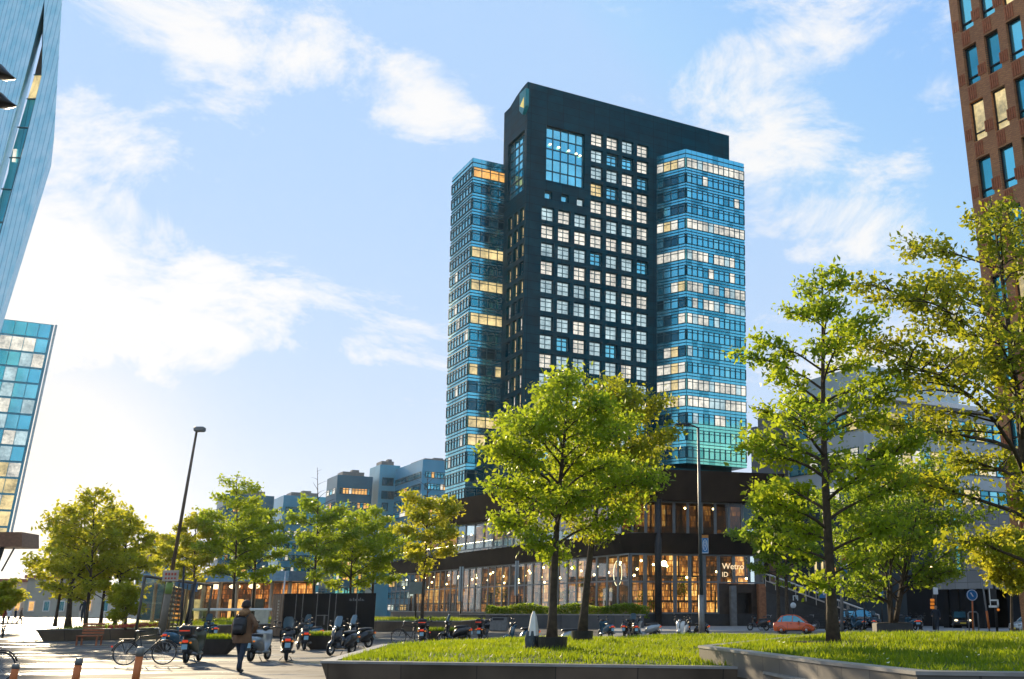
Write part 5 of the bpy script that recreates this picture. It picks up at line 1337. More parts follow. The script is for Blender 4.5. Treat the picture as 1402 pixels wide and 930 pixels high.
scooter('blackscreen', 489, 888, -AW - .55, 'second screened black scooter facing the camera, closest to the kiosk end')
scooter('box', 578, 884, AW + .15, 'dark scooter with a top box beside the parked bicycle', s=1.05)
scooter('blackscreen', 621, 881, R(172), 'black scooter in side view left of the litter bin')
scooter('box', 661, 879, AW - .1, 'black scooter with top box seen from behind near the litter bin')
scooter('blue', 713, 878, R(200), 'blue scooter left of the tree tubs beside the draped white sheet', 47)
scooter('silver', 768, 872, R(185), 'pale silver scooter parked between the two tree tubs', 44)
scooter('blue', 829, 872, R(120), 'blue scooter on the kerb right of the farther tree tub', 60)
scooter('black', 858, 872, R(80), 'black scooter at the left end of the row before the lit corner windows', 61)
scooter('blackscreen', 868, 872, R(100), 'screened black scooter second in the row before the lit corner windows', 60)
scooter('silver', 884, 872, R(170), 'silver scooter lying low at the right end of the row by the dark column', 60)
scooter('white', 934, 870, R(-110), 'white fronted scooter left of the street lamp foot', 60)
scooter('black', 951, 870, R(160), 'black scooter directly behind the street lamp foot', 61)
scooter('black', 1038, 868, R(150), 'dark scooter behind the tail of the orange car', 76)
scooter('silver', 1146, 868, R(100), 'silver scooter right of the lone tree trunk', 75)
scooter('blackscreen', 1158, 868, R(60), 'screened black scooter before the foot of the stair', 76)
scooter('blue', 1172, 868, R(120), 'blue scooter left of the square grey tub', 76)
scooter('bluescreen', 1196, 866, R(80), 'screened blue scooter by the square grey tub', 78)
scooter('blue', 1246, 865, R(110), 'blue scooter right of the square grey tub', 78)
scooter('black', 1260, 865, R(70), 'black scooter left of the person by the road', 78)
# black covered scooter
def make_bike():
    r_ = proto('bicycle')
    wheel_parts(r_, 'wheel', (-.52, 0, .345), .345, .018, spokes=14, hub=.03); wheel_parts(r_, 'wheel', (.53, 0, .345), .345, .018, spokes=14, hub=.03)
    mb = MB(); bb, st, hd, hb_ = (-.05, 0, .29), (-.17, 0, .82), (.36, 0, .88), (.39, 0, .74)
    for a, b in ((bb, st), (st, hd), (bb, hb_), ((-.52, 0, .345), bb), ((-.52, 0, .345), st), (hd, hb_)): mb.tube([a, b], .017, 8)
    mb.tube([hb_, (.43, 0, .6), (.53, 0, .345)], .013, 8); mb.build('frame', [m_dark], r_, True)
    mb = MB(); mb.tube([st, (-.19, 0, .95)], .012, 6); mb.loft([(-.33, .975, .09, .02), (-.22, .98, .085, .03), (-.05, .975, .03, .02)], 12, 2.4); mb.build('saddle', [m_black], r_, True)
    mb = MB(); mb.tube([hd, (.34, 0, 1.02)], .013, 6); mb.tube([(.18, -.3, 1.06), (.3, -.22, 1.07), (.36, 0, 1.03), (.3, .22, 1.07), (.18, .3, 1.06)], .012, 6); mb.build('handlebar', [m_steel], r_, True)
    mb = MB(); mb.torus((-.05, 0, .29), .09, .006, 'y', 18, 5); mb.tube([(-.05, .03, .29), (.08, .07, .18)], .01, 5); mb.tube([(-.05, -.03, .29), (-.18, -.07, .40)], .01, 5); mb.box((.1, .11, .18), (.09, .1, .02)); mb.box((-.2, -.11, .4), (.09, .1, .02)); mb.build('crank', [m_grey], r_)
    mb = MB()
    for c in (-.52, .53):
        pts = [(c + .375 * math.cos(t), 0, .345 + .375 * math.sin(t)) for t in [R(20) + i * R(150) / 10 for i in range(11)]]; mb.tube(pts, .02, 5)
    mb.build('mudguard', [m_black], r_, True)
    mb = MB(); mb.box((-.52, 0, .76), (.42, .14, .02)); mb.tube([(-.68, .05, .75), (-.52, .05, .345)], .008, 5); mb.tube([(-.68, -.05, .75), (-.52, -.05, .345)], .008, 5); mb.build('rack', [m_dark], r_)
    MB().ball((-.90, 0, .55), .03, 8, 6).build('tail_light', [m_red], r_)
    return r_
bike = make_bike()
bgrp = 'bicycles parked around the plaza'
def bicycle(px, py, rz, label, Y=None):
    p = gnd(px, py) if Y is None else at(px, 850, Y); p.z = 0 if (Y is None or Y < 74) else .1
    place(bike, 'bike', p, rz, label, 'bicycle', bgrp)
bicycle(196, 911, R(25), 'black bicycle standing before the lamp post on the plaza')
bicycle(-42, 936, R(20), 'bicycle cut off by the left edge, only its front wheel in view')
bicycle(561, 883, R(195), 'bicycle with thin wheels left of the scooter with a top box')
bicycle(1050, 868, R(30), 'dark bicycle leaning beside the orange pillar of the entrance', 78)
bicycle(1236, 865, R(200), 'bicycle half hidden beside the square grey tub', 79)
bicycle(1108, 866, R(15), 'bicycle behind the nose of the orange car', 80)
# cargo tray left of scooter
# orange car
def make_car(paint, loc, rz, label, s=1.0):
    r_ = root('parked_car', loc, label, 'car'); ORG[r_.name] = Vector()
    mb = MB(); prof = [(-1.62, .30), (-1.66, .55), (-1.6, .82), (-1.42, .93), (-.6, .97), (.55, .93), (.95, .88), (1.4, .72), (1.62, .58), (1.66, .35), (1.6, .24), (-1.55, .22)]
    n = len(prof); half = .78
    rows = [(-half + .09, .90), (-half, 1.0), (half, 1.0), (half - .09, .9)]
    # sides slightly bowed: outline at three depths
    lay = [(half - .10, .97), (half - .02, 1.0), (half, 1.0)]
    V = []
    for y in (-half + .06, -half, half, half - .06):
        k = 1 if abs(y) >= half else .0
        for (x, z) in prof: V.append((x * (1 if abs(y) < half else .985), y, .58 + (z - .58) * (1 if abs(y) < half else .93)))
    order = [1, 0, 3, 2]
    fs = []
    L4 = [1, 0, 3, 2]
    for (a, b) in ((1, 0), (0, 3), (3, 2)):
        for i in range(n): j = (i + 1) % n; fs.append((a * n + i, a * n + j, b * n + j, b * n + i))
    fs += [tuple(range(n, 2 * n))[::-1], tuple(range(2 * n, 3 * n))]
    mb.add(V, fs); body = mb.build('body', [paint], r_, True)
    mb = MB(); gl = [(-1.38, .92, .70), (-1.02, 1.36, .58), (-.55, 1.47, .55), (.0, 1.47, .55), (.35, 1.36, .57), (1.02, .87, .70)]
    low = [(-1.36, .9, .72), (1.04, .85, .72)]
    pts = [(x, z, w_) for x, z, w_ in gl]; k = len(pts)
    V = [(x, -w_, z) for x, z, w_ in pts] + [(x, w_, z) for x, z, w_ in pts]
    fs = [(i, i + 1, k + i + 1, k + i) for i in range(k - 1)] + [tuple(range(k))[::-1], tuple(range(k, 2 * k))]
    mb.add(V, fs); mb.build('window_glass', [M('car_glass', (.10, .30, .38), .06, .6, .1, 2)], r_)
    mb = MB()
    for sgn in (-1, 1):
        for a, b in zip(gl, gl[1:]): mb.tube([(a[0], sgn * a[2], a[1] + .005), (b[0], sgn * b[2], b[1] + .005)], .035, 6)
        mb.tube([(-.05, sgn * .57, 1.46), (-.12, sgn * .73, .93)], .03, 6); mb.tube([(-.9, sgn * .6, 1.38), (-.98, sgn * .72, .93)], .035, 6)
    mb.quad((-1.02, -.58, 1.385), (-.55, -.55, 1.495), (-.55, .55, 1.495), (-1.02, .58, 1.385)); mb.quad((-.55, -.55, 1.495), (.02, -.55, 1.495), (.02, .55, 1.495), (-.55, .55, 1.495)); mb.quad((.02, -.55, 1.495), (.30, -.57, 1.40), (.30, .57, 1.40), (.02, .55, 1.495))
    mb.build('roof', [paint], r_, True)
    for sx in (-1.0, 1.02):
        for sy in (-.70, .70):
            wheel_parts(r_, 'wheel', (sx, sy, .29), .29, .085, hub=.12)
            MB().torus((sx, sy * 1.105, .30), .33, .02, 'y', 20, 6).build('wheel_arch', [m_black], r_, True)
    for sy in (-.55, .55):
        MB().ball((1.56, sy, .64), (.1, .16, .09), 10, 8).build('headlight', [m_steel], r_, True); MB().ball((-1.6, sy * 1.1, .75), (.06, .1, .14), 10, 8).build('tail_light', [m_red], r_, True)
        mb = MB(); mb.ball((.45, sy * 1.62, .98), (.07, .09, .07), 10, 6); mb.tube([(.45, sy * 1.35, .93), (.45, sy * 1.6, .97)], .02, 5); mb.build('mirror', [m_black], r_, True)
        MB().box((-.2, sy * 1.435, .80), (.16, .02, .03)).build('handle', [m_black], r_); MB().box((0, sy * 1.42, .27), (1.4, .04, .1)).build('sill', [m_black], r_)
        for xs in (.5, -.5): MB().box((xs, sy * 1.424, .62), (.018, .012, .56)).build('door_seam', [m_black], r_)
    MB().bbox((1.62, 0, .36), (.1, 1.2, .16), .03).build('bumper', [m_black], r_); MB().bbox((-1.63, 0, .36), (.1, 1.2, .14), .03).build('bumper', [m_black], r_)
    MB().box((1.685, 0, .42), (.012, .48, .11)).build('number_plate', [M('plate_yellow', (.7, .5, .05), .5)], r_)
    r_.rotation_euler = (0, 0, rz); r_.scale = (s, s, s)
    return r_
p = at(1088, 860, 71); make_car(M('orange_paint', (.72, .10, .008), .25, 0, .05, 2, coat=.8), (p.x, p.y, .004), R(-14), 'small orange hatchback parked on the road beside the stair', .82)
p = at(1402, 860, 68); make_car(M('silver_car_paint', (.5, .52, .52), .25, .5, .05, 2, coat=.6), (p.x + .9, p.y, .004), R(190), 'silver white car cut off by the right edge on the road')
p = at(1178, 858, 79); make_car(M('black_car_paint', (.012, .013, .015), .2, .1, .05, 2, coat=.6), (p.x, p.y, .1), R(30), 'black car behind the scooters at the foot of the stair')
p = at(1316, 858, 87); c_ = make_car(P_black, (p.x, p.y, .1), R(-100), 'dark car with lit headlights in the garage entrance', .95)
for h in c_.children:
    if h.name.startswith('headlight'): h.data.materials[0] = m_lampw
# ------------------------------------------------------------------ PEOPLE
def person(loc, rz, J, mats, label, hair=None, scale=1.0, lean=0.):
    """J joints (x right, y forward, z up); one continuous skin; clothing by limb"""
    seq = [('pelvis', None, .125, 0), ('belly', 'pelvis', .135, 1), ('chest', 'belly', .155, 1), ('neckb', 'chest', .085, 1), ('neck', 'neckb', .058, 2), ('jaw', 'neck', .078, 2), ('head', 'jaw', .098, 2), ('crown', 'head', .07, 3)]
    for s in ('l', 'r'):
        seq += [('sh' + s, 'chest', .085, 1), ('el' + s, 'sh' + s, .062, 1), ('wr' + s, 'el' + s, .042, 1), ('hd' + s, 'wr' + s, .04, 2),
                ('hip' + s, 'pelvis', .11, 0), ('kn' + s, 'hip' + s, .078, 0), ('an' + s, 'kn' + s, .05, 0), ('hl' + s, 'an' + s, .045, 4), ('to' + s, 'hl' + s, .04, 4)]
    me = bpy.data.meshes.new('body'); ix = {q[0]: i for i, q in enumerate(seq)}
    me.from_pydata([J[q[0]] for q in seq], [(ix[q[1]], ix[q[0]]) for q in seq if q[1]], [])
    ob = bpy.data.objects.new('body', me); col.objects.link(ob)
    sk = ob.modifiers.new('s', 'SKIN'); sd = me.skin_vertices[0].data
    for i, q in enumerate(seq): sd[i].radius = (q[2], q[2] * (.78 if q[0] in ('pelvis', 'belly', 'chest') else 1)); sd[i].use_root = (i == 0)
    sb = ob.modifiers.new('b', 'SUBSURF'); sb.levels = 2; sb.render_levels = 2
    m2 = bpy.data.meshes.new_from_object(ob.evaluated_get(bpy.context.evaluated_depsgraph_get()))
    bpy.data.objects.remove(ob)
    # fingers and thumb at each hand, face
    extra = MB()
    for s, sg in (('l', -1), ('r', 1)):
        h, wv_ = Vector(J['hd' + s]), Vector(J['wr' + s]); d = (h - wv_).normalized(); side = Vector((0, 1, 0))
        for k, l in enumerate((.075, .085, .08, .065)):
            o = h + d * .01 + side * (.028 - .019 * k); extra.tube([o - d * .02, o + d * l * .55, o + d * l * .95 + Vector((-sg * .02, 0, 0))], [.0105, .009, .006], 6)
        o = h + side * .034; extra.tube([o - d * .03, o + side * .022 + d * .01, o + side * .03 + d * .04], [.012, .011, .008], 6)
    hd = Vector(J['head']); extra.ball(hd + Vector((0, .105, -.035)), (.014, .022, .02), 8, 6)
    for s in (-1, 1): extra.ball(hd + Vector((s * .098, 0, -.03)), (.014, .026, .034), 8, 6); extra.ball(hd + Vector((s * .034, .085, .005)), (.014, .01, .009), 8, 6)
    mats_ = list(mats)
    vs = [tuple(v.co) for v in m2.vertices]; fs = [tuple(p.vertices) for p in m2.polygons]
    bones = [(Vector(J[q[1]]), Vector(J[q[0]]), q[3], q[2]) for q in seq if q[1]]
    mi = []
    for f in fs:
        c = sum((Vector(vs[i]) for i in f), Vector()) / len(f); best = None
        for a, b, m_, r_ in bones:
            t = max(0, min(1, (c - a).dot(b - a) / max(1e-6, (b - a).length_squared))); dd_ = (c - a.lerp(b, t)).length - r_ * .8
            if best is None or dd_ < best[0]: best = (dd_, m_)
        m_ = best[1]
        if m_ == 0 and c.z > J['pelvis'][2] - .16: m_ = 1            # the jacket covers the hips
        mi.append(m_)
    bpy.data.meshes.remove(m2)
    r0_ = root('person', loc, label, 'person'); ORG[r0_.name] = Vector()
    b = MB(); b.v, b.f, b.m = vs, fs, mi; b.add(extra.v, extra.f, 2); bo = b.build('body', mats_, r0_, True)
    r0_.rotation_euler = (lean, 0, rz); r0_.scale = (scale,) * 3
    return r0_
def pose(stride=.28, arml=None, armr=None, lean=.02):
    J = dict(pelvis=(0, 0, .95), belly=(0, lean * .5, 1.1), chest=(0, lean, 1.32), neckb=(0, lean * 1.2, 1.44), neck=(0, lean * 1.5, 1.5), jaw=(0, lean * 2 + .01, 1.58), head=(0, lean * 2 + .01, 1.66), crown=(0, lean * 2, 1.73))
    for s, sg, st in (('l', -1, stride), ('r', 1, -stride)):
        J['sh' + s] = (sg * .175, lean, 1.40); J['el' + s] = (sg * .25, lean - st * .35, 1.14); J['wr' + s] = (sg * .25, lean - st * .45 + .08, .90); J['hd' + s] = (sg * .245, lean - st * .45 + .1, .82)
        J['hip' + s] = (sg * .09, 0, .88); J['kn' + s] = (sg * .085, st * .55 + .03, .49); J['an' + s] = (sg * .075, st * .95 - .02, .10 + (.06 if st < 0 else 0)); J['hl' + s] = (sg * .075, st * .95 - .02, .05 + (.05 if st < 0 else 0)); J['to' + s] = (sg * .08, st * .95 + .17, .035 + (.0 if st < 0 else .01))
    for s, a in (('l', arml), ('r', armr)):
        if a: J['el' + s], J['wr' + s], J['hd' + s] = a
    return J
m_skin = M('skin', (.42, .24, .16), .55, 0, .1, 8); m_jean = M('dark_jeans', (.018, .03, .05), .8, 0, .3, 12, bump=.3); m_coat = M('brown_coat', (.17, .085, .04), .85, 0, .25, 6, bump=.4, bscale=14); m_hair = M('dark_hair', (.022, .016, .012), .7, 0, .3, 20); m_shoe = M('dark_shoe', (.015, .014, .014), .6)
m_navy = M('navy_cloth', (.02, .028, .04), .85, 0, .25, 8)
p = gnd(327, 922)
w1_ = person(p, R(-4), pose(.22, None, ((.36, -.03, 1.17), (.25, .10, 1.02), (.20, .14, .99)), .03), [m_jean, m_coat, m_skin, m_hair, m_shoe], 'person in brown hooded coat and dark jeans walking away with a backpack', scale=1.03)
# coat skirt, hood and cap are clothing of the walker
mb = MB(); rr = [(1.40, .20, .135), (1.30, .225, .165), (1.12, .215, .16), (.95, .225, .17), (.78, .245, .19), (.74, .24, .185)]; n = 22
for (z, a, b_) in rr: mb.v += [(a * math.cos(2 * math.pi * k / n), .02 + b_ * math.sin(2 * math.pi * k / n) + .012 * math.sin(k * 2.3 + z * 9), z) for k in range(n)]
for i in range(len(rr) - 1):
    for k in range(n): mb.f.append((i * n + k, i * n + (k + 1) % n, (i + 1) * n + (k + 1) % n, (i + 1) * n + k)); mb.m.append(0)
mb.build('coat', [m_coat], w1_, True)
mb = MB(); mb.ball((0, .02, 1.51), (.135, .13, .10), 18, 10); mb.ball((0, -.06, 1.49), (.13, .09, .09), 16, 8); mb.build('fur_hood', [M('hood_fur', (.30, .16, .07), .95, 0, .4, 20, bump=1, bscale=60)], w1_, True)
mb = MB(); mb.ball((0, .05, 1.695), (.112, .125, .12), 18, 12); mb.torus((0, .05, 1.66), .108, .022, 'z', 20, 6); mb.build('knit_cap', [m_hair], w1_, True)
bpk = root('backpack', p, 'black backpack on the back of the walking person', 'backpack'); ORG[bpk.name] = Vector()
mb = MB(); mb.bbox((0, -.21, 1.17), (.34, .17, .46), .06); mb.bbox((0, -.31, 1.08), (.27, .07, .24), .03); mb.build('bag', [m_black], bpk, True)
for s in (-1, 1): MB().tube([(s * .12, -.14, 1.38), (s * .13, .0, 1.45), (s * .14, .13, 1.36), (s * .16, .15, 1.15), (s * .17, -.08, .98)], .02, 6).build('strap', [m_black], bpk, True)
bpk.rotation_euler = (0, 0, R(-4)); bpk.scale = (1.03,) * 3
p = at(1283, 860, 75); person((p.x, p.y, .1), R(160), pose(.12, None, ((.34, -.05, 1.2), (.3, .12, 1.02), (.25, .2, 1.02)), -.01), [m_navy, m_navy, m_skin, m_hair, m_shoe], 'person in dark clothes standing by the road with bent arm')
for (px, py, Y, rz, lb, cl, sc_) in ((27, 853, 104, R(-60), 'person in a grey brown coat striding along the far left edge of the plaza', M('grey_brown_cloth', (.13, .09, .06), .9), 1.0), (11, 849, 118, R(20), 'person with a white bag in the small group at the far left', m_white, .95), (20, 849, 122, R(100), 'person in black in the small group at the far left', m_navy, .95), (4, 849, 116, R(180), 'person in a red jacket in the small group at the far left', M('red_cloth', (.4, .05, .03), .9), .95),):
    p = at(px, 850, Y); person((p.x, p.y, 0), rz, pose(.25), [m_navy, cl, m_skin, m_hair, m_shoe], lb, scale=sc_)
p = at(113, 850, 76); person((p.x, p.y, .62), R(30), pose(.1), [m_navy, m_navy, m_skin, m_hair, m_shoe], 'person in dark clothes standing between the clustered planter trees')
# ------------------------------------------------------------------ STREET FURNITURE
def leaning(px0, py0, px1, py1, z0=0., Y=None):
    a = gnd(px0, py0, z0); b = at(px1, py1, a.y); return a, b
m_bol = M('orange_bollard', (.62, .16, .03), .5, 0, .12, 5)
def bollard(px, pyt, lx, label):
    Y = 22.5 if px > 60 else 23.5
    t = at(px, pyt, Y); b = Vector((t.x - lx * t.z, t.y, 0)); r_ = root('bollard', b, label, 'bollard', 'orange bollards along the plaza edge')
    mid = b.lerp(t, .78)
    MB().tube([b, mid], .075, 16).build('post', [m_bol], r_, True)
    mb = MB(); mb.tube([mid, t - (t - b).normalized() * .02, t], [.077, .077, .06], 16); mb.tube([b, b + UP * .02], .12, 16); mb.build('cap', [M('bollard_cap', (.22, .22, .2), .5, .3)], r_, True)
bollard(22.5, 909, .07, 'orange bollard nearest the left edge'); bollard(109, 901, .06, 'orange bollard between the other two'); bollard(193, 886, .05, 'orange bollard in front of the bicycle and lamp post')
a = gnd(3, 873); t = at(7, 857, a.y); r_ = root('bollard', a, 'thin dark bollard standing far back at the left edge', 'bollard'); MB().tube([a, t], .05, 10).build('post', [m_dark], r_, True); MB().ball(t, .055, 10, 6).build('cap', [m_grey], r_, True)
# leaning lamp on the plaza
a, t = leaning(216, 893, 269, 592); m_ = a.lerp(t, .33)
lp = root('plaza_lamp', a, 'tall leaning lamp post with a small box head and thick lower sleeve on the plaza', 'street lamp')
m_post = M('lamp_post_paint', (.16, .13, .09), .5, .3, .2, 3)
MB().tube([a, a.lerp(t, .3)], [.14, .12], 16).build('sleeve', [m_post], lp, True); MB().tube([a.lerp(t, .255), a.lerp(t, .305)], [.135, .13], 16).build('green_band', [M('green_band', (.18, .28, .05), .5)], lp, True)
MB().tube([a.lerp(t, .3), a.lerp(t, .7), t], [.075, .06, .045], 12).build('pole', [M('bronze_pole', (.13, .09, .06), .5, .2, .2, 3)], lp, True)
mb = MB(); mb.bbox((t.x + .12, t.y, t.z + .12), (.42, .3, .2), .04); mb.tube([t, (t.x + .1, t.y, t.z + .1)], .04, 6); mb.build('lamp_head', [m_grey], lp)
q = a.lerp(t, .335); s_ = MB(); s_.box((q.x + .05, q.y - .16, q.z), (.62, .04, .42)); so2 = s_.build('sign_plate', [M('sign_pale', (.45, .38, .3), .6)], lp)
mb = MB()
for k in range(4): mb.box((q.x - .12 + k * .12, q.y - .185, q.z + .06), (.08, .01, .1)); mb.box((q.x - .12 + k * .12, q.y - .185, q.z - .1), (.07, .01, .07))
mb.build('red_lettering', [M('sign_red', (.45, .06, .03), .5)], so2)
# right street lamp with banner sign
b = at(961, 860, 50); b.z = 0; t = at(956, 586, 50)
rl = root('street_lamp', b, 'tall dark street lamp with a side arm and a blue banner sign', 'street lamp')
MB().tube([b, b.lerp(t, .22)], [.15, .13], 14).build('base_sleeve', [m_grey], rl, True); MB().tube([b.lerp(t, .2), t], [.10, .06], 12).build('pole', [M('lamp_grey', (.07, .085, .09), .45, .3)], rl, True)
h = at(926, 588, 49); mb = MB(); mb.tube([t, (h.x + .7, h.y, t.z - .02)], .045, 8); mb.bbox(((h.x + .3), h.y, t.z - .02), (.75, .28, .13), .04); mb.build('lamp_arm', [m_dark], rl)
q0, q1 = at(960.5, 733, 50), at(970, 758, 50)
bn = MB().box(((q0.x + q1.x) / 2, 50, (q0.z + q1.z) / 2), (q1.x - q0.x, .05, q0.z - q1.z)).build('banner_sign', [m_blue], rl)
cxs, czs, w_, h_ = (q0.x + q1.x) / 2, (q0.z + q1.z) / 2, q1.x - q0.x, q0.z - q1.z
mb = MB(); mb.box((cxs, 49.968, q0.z - .06), (w_, .01, .14), 0, 1)
for (x, z, a_, c2) in ((cxs - w_ * .46, czs - .05, .02, h_ * .8), (cxs + w_ * .46, czs - .05, .02, h_ * .8)): mb.box((x, 49.97, z), (a_, .01, c2))
mb.box((cxs, 49.97, q1.z + .03), (w_ * .95, .01, .03))
pts = [(cxs + w_ * .3 * math.cos(t_), 49.965, czs - .04 + h_ * .3 * math.sin(t_)) for t_ in [i * .2618 for i in range(25)]]; mb.tube(pts, .014, 5)
pts = [(cxs + w_ * .14 * math.cos(t_), 49.965, czs + .02 + h_ * .12 * math.sin(t_)) for t_ in [i * .2618 for i in range(25)]]; mb.tube(pts, .012, 5); mb.tube([(cxs - .02, 49.965, czs - .2), (cxs + .05, 49.965, czs + .02)], .012, 5)
mb.build('emblem', [m_signw, M('banner_orange', (.5, .2, .04), .5)], bn)
mb = MB(); mb.tube([(q0.x - .16, 50, q0.z), (q1.x, 50, q0.z)], .015, 5); mb.tube([(q0.x - .16, 50, q1.z), (q1.x, 50, q1.z)], .015, 5); mb.build('bracket', [m_dark], rl)
# glass shelter on the plaza
def shelter():
    yb_, yf = 57.5, 52.
    A, Bq = gnd(187, 881), gnd(268, 878); A.y = yf
    A = at(187, 850, yf); A.z = 0; Bq = at(258, 850, yf + 1.0); Bq.z = 0
    r_ = root('glass_shelter', ((A.x + Bq.x) / 2, yf + 2, 0), 'glass shelter with a slatted screen and dark frame behind the leaning lamp', 'shelter')
    H_ = at(203, 789, yf).z; H2 = at(270, 798, yf).z
    lx = .045
    dp = Vector((-1.2, 5.0, 0))
    cor = [A, Bq, Bq + dp, A + dp]
    tops = [c + Vector((lx * h, 0, h)) for c, h in zip(cor, (H_, H2, H2, H_))]
    mf = M('shelter_frame', (.09, .075, .055), .5, .3)
    for c, t in zip(cor, tops): MB().tube([c, t], .07, 8).build('post', [mf], r_, True)
    mb = MB()
    for i in range(4): mb.tube([tops[i], tops[(i + 1) % 4]], .07, 8)
    mb.build('top_rail', [mf], r_)
    def pan(i, name, mat):
        j = (i + 1) % 4; lo = .12
        a, b, c, d = cor[i] + UP * lo, cor[j] + UP * lo, tops[j] - UP * .1, tops[i] - UP * .1
        MB().quad(a, b, c, d).build(name, [mat], r_)
    g = glass('shelter_glass', (.9, .9, .78), .7)
    for i in range(4): pan(i, 'glass_pane', g)
    mb = MB()     # slatted screen on the back
    i, j = 3, 2
    for k in range(9):
        z = .86 - k * .075
        p0 = cor[i].lerp(tops[i], z); p1 = cor[j].lerp(tops[j], z); mb.tube([p0 + Vector((.1, -.12, 0)), p0.lerp(p1, .42) + Vector((0, -.12, 0))], .07, 5)
    mb.build('slat_screen', [M('slat_brown', (.12, .075, .05), .6)], r_)
    mb = MB()
    for k in range(6):
        f = .5 + k * .085; mb.tube([cor[0].lerp(cor[1], f) + Vector((0, .1, 0)), tops[0].lerp(tops[1], f) + Vector((0, .1, -.1))], .03, 6)
    mb.build('mullion', [mf], r_)
    p0, p1 = tops[0].lerp(tops[1], .55), tops[1]; mb = MB(); mb.quad(p0 + Vector((0, .3, -.0)), p1 + Vector((0, .3, 0)), p1 + Vector((0, .3, -.42)), p0 + Vector((0, .3, -.3))); mb.quad(p0 + Vector((0, .36, -.0)), p1 + Vector((0, .36, 0)), p1 + Vector((0, .36, -.42)), p0 + Vector((0, .36, -.3))); mb.build('blue_awning', [M('awning_blue', (.08, .22, .42), .6)], r_)
    p0 = A.lerp(Bq, .3); mb = MB(); mb.box((p0.x, p0.y + 1.5, 1.1), (.9, .5, .06)); mb.box((p0.x, p0.y + 1.7, .55), (.1, .4, 1.1)); mb.build('counter', [M('counter_wood', (.25, .14, .07), .6)], r_)
    a = gnd(249, 880); tt = at(268, 793, a.y); MB().tube([a, tt], [.09, .07], 8).build('front_mast', [m_dark], r_, True)
shelter()
# black kiosk
ka, kb_ = at(386, 860, 61.5), at(512, 860, 59.5); ka.z = kb_.z = 0
kd = (kb_ - ka); Lk = kd.length; kd.normalize(); kn = Vector((-kd.y, kd.x, 0)); kH = at(450, 812.5, (ka.y + kb_.y) / 2).z
kr = root('black_kiosk', ka.lerp(kb_, .5) + kn * 1.4, 'closed black panelled kiosk with thin joints and small white marks', 'kiosk')
m_kiosk = M('kiosk_black', (.006, .007, .008), .5, 0, .3, 1.2, spec=.15)
kl = at(373, 840, ka.y + 2.2); kl.z = 0
mb = MB(); q = [ka, kb_, kb_ + Vector((-.75, 2.4, 0)), Vector((kl.x, kl.y, 0))]; mb.prism([T2(v) for v in q], .02, kH); mb.build('cabin', [m_kiosk], kr)
nk = (-kn.x, -kn.y)
for k, f in enumerate((.0, .135, .21, .37, .505, .575, .80, 1.0)):
    if f in (0, 1): continue
    mb = MB(); bar(mb, ka, kd, nk, f * Lk - .02, f * Lk + .02, .05, kH - .05, .002, .015, 0); mb.build('panel_joint', [m_grey], kr)
mb = MB(); bar(mb, ka, kd, nk, .37 * Lk + .05, .505 * Lk - .05, kH * .5, kH * .5 + .04, .002, .02, 0); bar(mb, ka, kd, nk, .46 * Lk, .47 * Lk, kH * .3, kH * .52, .002, .06, 0); mb.build('door_handle', [m_grey], kr)
mb = MB(); xk = Lk * .72
for k, (w_, h_) in enumerate(((.1, .12), (.05, .08), (.07, .16), (.12, .1), (.05, .14), (.09, .1), (.06, .17), (.1, .1), (.05, .06))):
    bar(mb, ka, kd, nk, xk + k * .115, xk + k * .115 + w_, kH * .83, kH * .83 + h_, .002, .012, 0)
mb.build('white_lettering', [M('dim_white', (.12, .14, .14), .5)], kr)
sd_ = (ka - kl); Ls2 = sd_.length; sd_.normalize(); sn = (sd_.y, -sd_.x)
mb = MB()
for k in range(5): bar(mb, kl, sd_, sn, Ls2 * k / 5 + .04, Ls2 * (k + 1) / 5 - .04, .08, kH - .06, .004, .05, 0)
tag(mb.build('slat_panel', [M('brown_slat', (.16, .09, .05), .6, 0, .3, 3)], kr), 'brown slatted end panel')
mb = MB()
for k in range(9): bar(mb, kl, sd_, sn, Ls2 * .55, Ls2 * .66, kH * (.25 + k * .07), kH * (.25 + k * .07) + .1, .056, .07, 0)
mb.build('side_lettering', [M('dim_white', (.4, .36, .3), .5)], kr)
# stair with handrails
s0_, s1_ = at(1204, 858, 84), at(1050, 858, 86); s0_.z = .1; s1_.z = .1; sdv = s1_ - s0_; Lst = sdv.length; sdv.normalize(); snv = Vector((sdv.y, -sdv.x, 0)); snv = snv if snv.y < 0 else -snv
zs_top = at(1055, 803, 86).z; stp = root('outdoor_stair', s0_.lerp(s1_, .5), 'dark outdoor stair rising toward the pavilion with pale handrails', 'stair')
nst = 26
mb = MB(); 
for k in range(nst):
    f0, f1 = k / nst, (k + 1) / nst; z = .1 + (zs_top - .1) * f1
    mb.obox(s0_ + sdv * Lst * f0 - UP * .1, sdv * Lst * (f1 - f0), -snv * 3.2, UP * z)
mb.build('steps', [m_plin], stp)
m_rail = M('pale_rail', (.5, .46, .4), .35, .6)
for off in (.12, -3.1):
    a, b = s0_ + snv * off + UP * 1.0, s1_ + snv * off + UP * (zs_top + .9)
    mb = MB(); mb.tube([a, b], .06, 8); mb.tube([a - UP * .55, b - UP * .55], .035, 6)
    for k in range(12): q = a.lerp(b, k / 11); mb.tube([q, q - UP * 1.0], .03, 6)
    mb.build('handrail', [m_rail], stp)
mb = MB(); a, b = s0_ + snv * .08, s1_ + snv * .08; mb.quad(a + UP * .1, b + UP * (zs_top - .5), b + UP * (zs_top + .35), a + UP * .5); mb.build('stringer', [m_black], stp)
mb = MB(); f0 = at(1073, 838, 83.5); 
for k in range(6): mb.obox((at(1082, 850, 82.5).x, 82.5 + k * .35, .1), (4.6, 0, 0), (0, .35, 0), (0, 0, .18 * (k + 1)))
mb.build('lower_steps', [m_plin], stp)
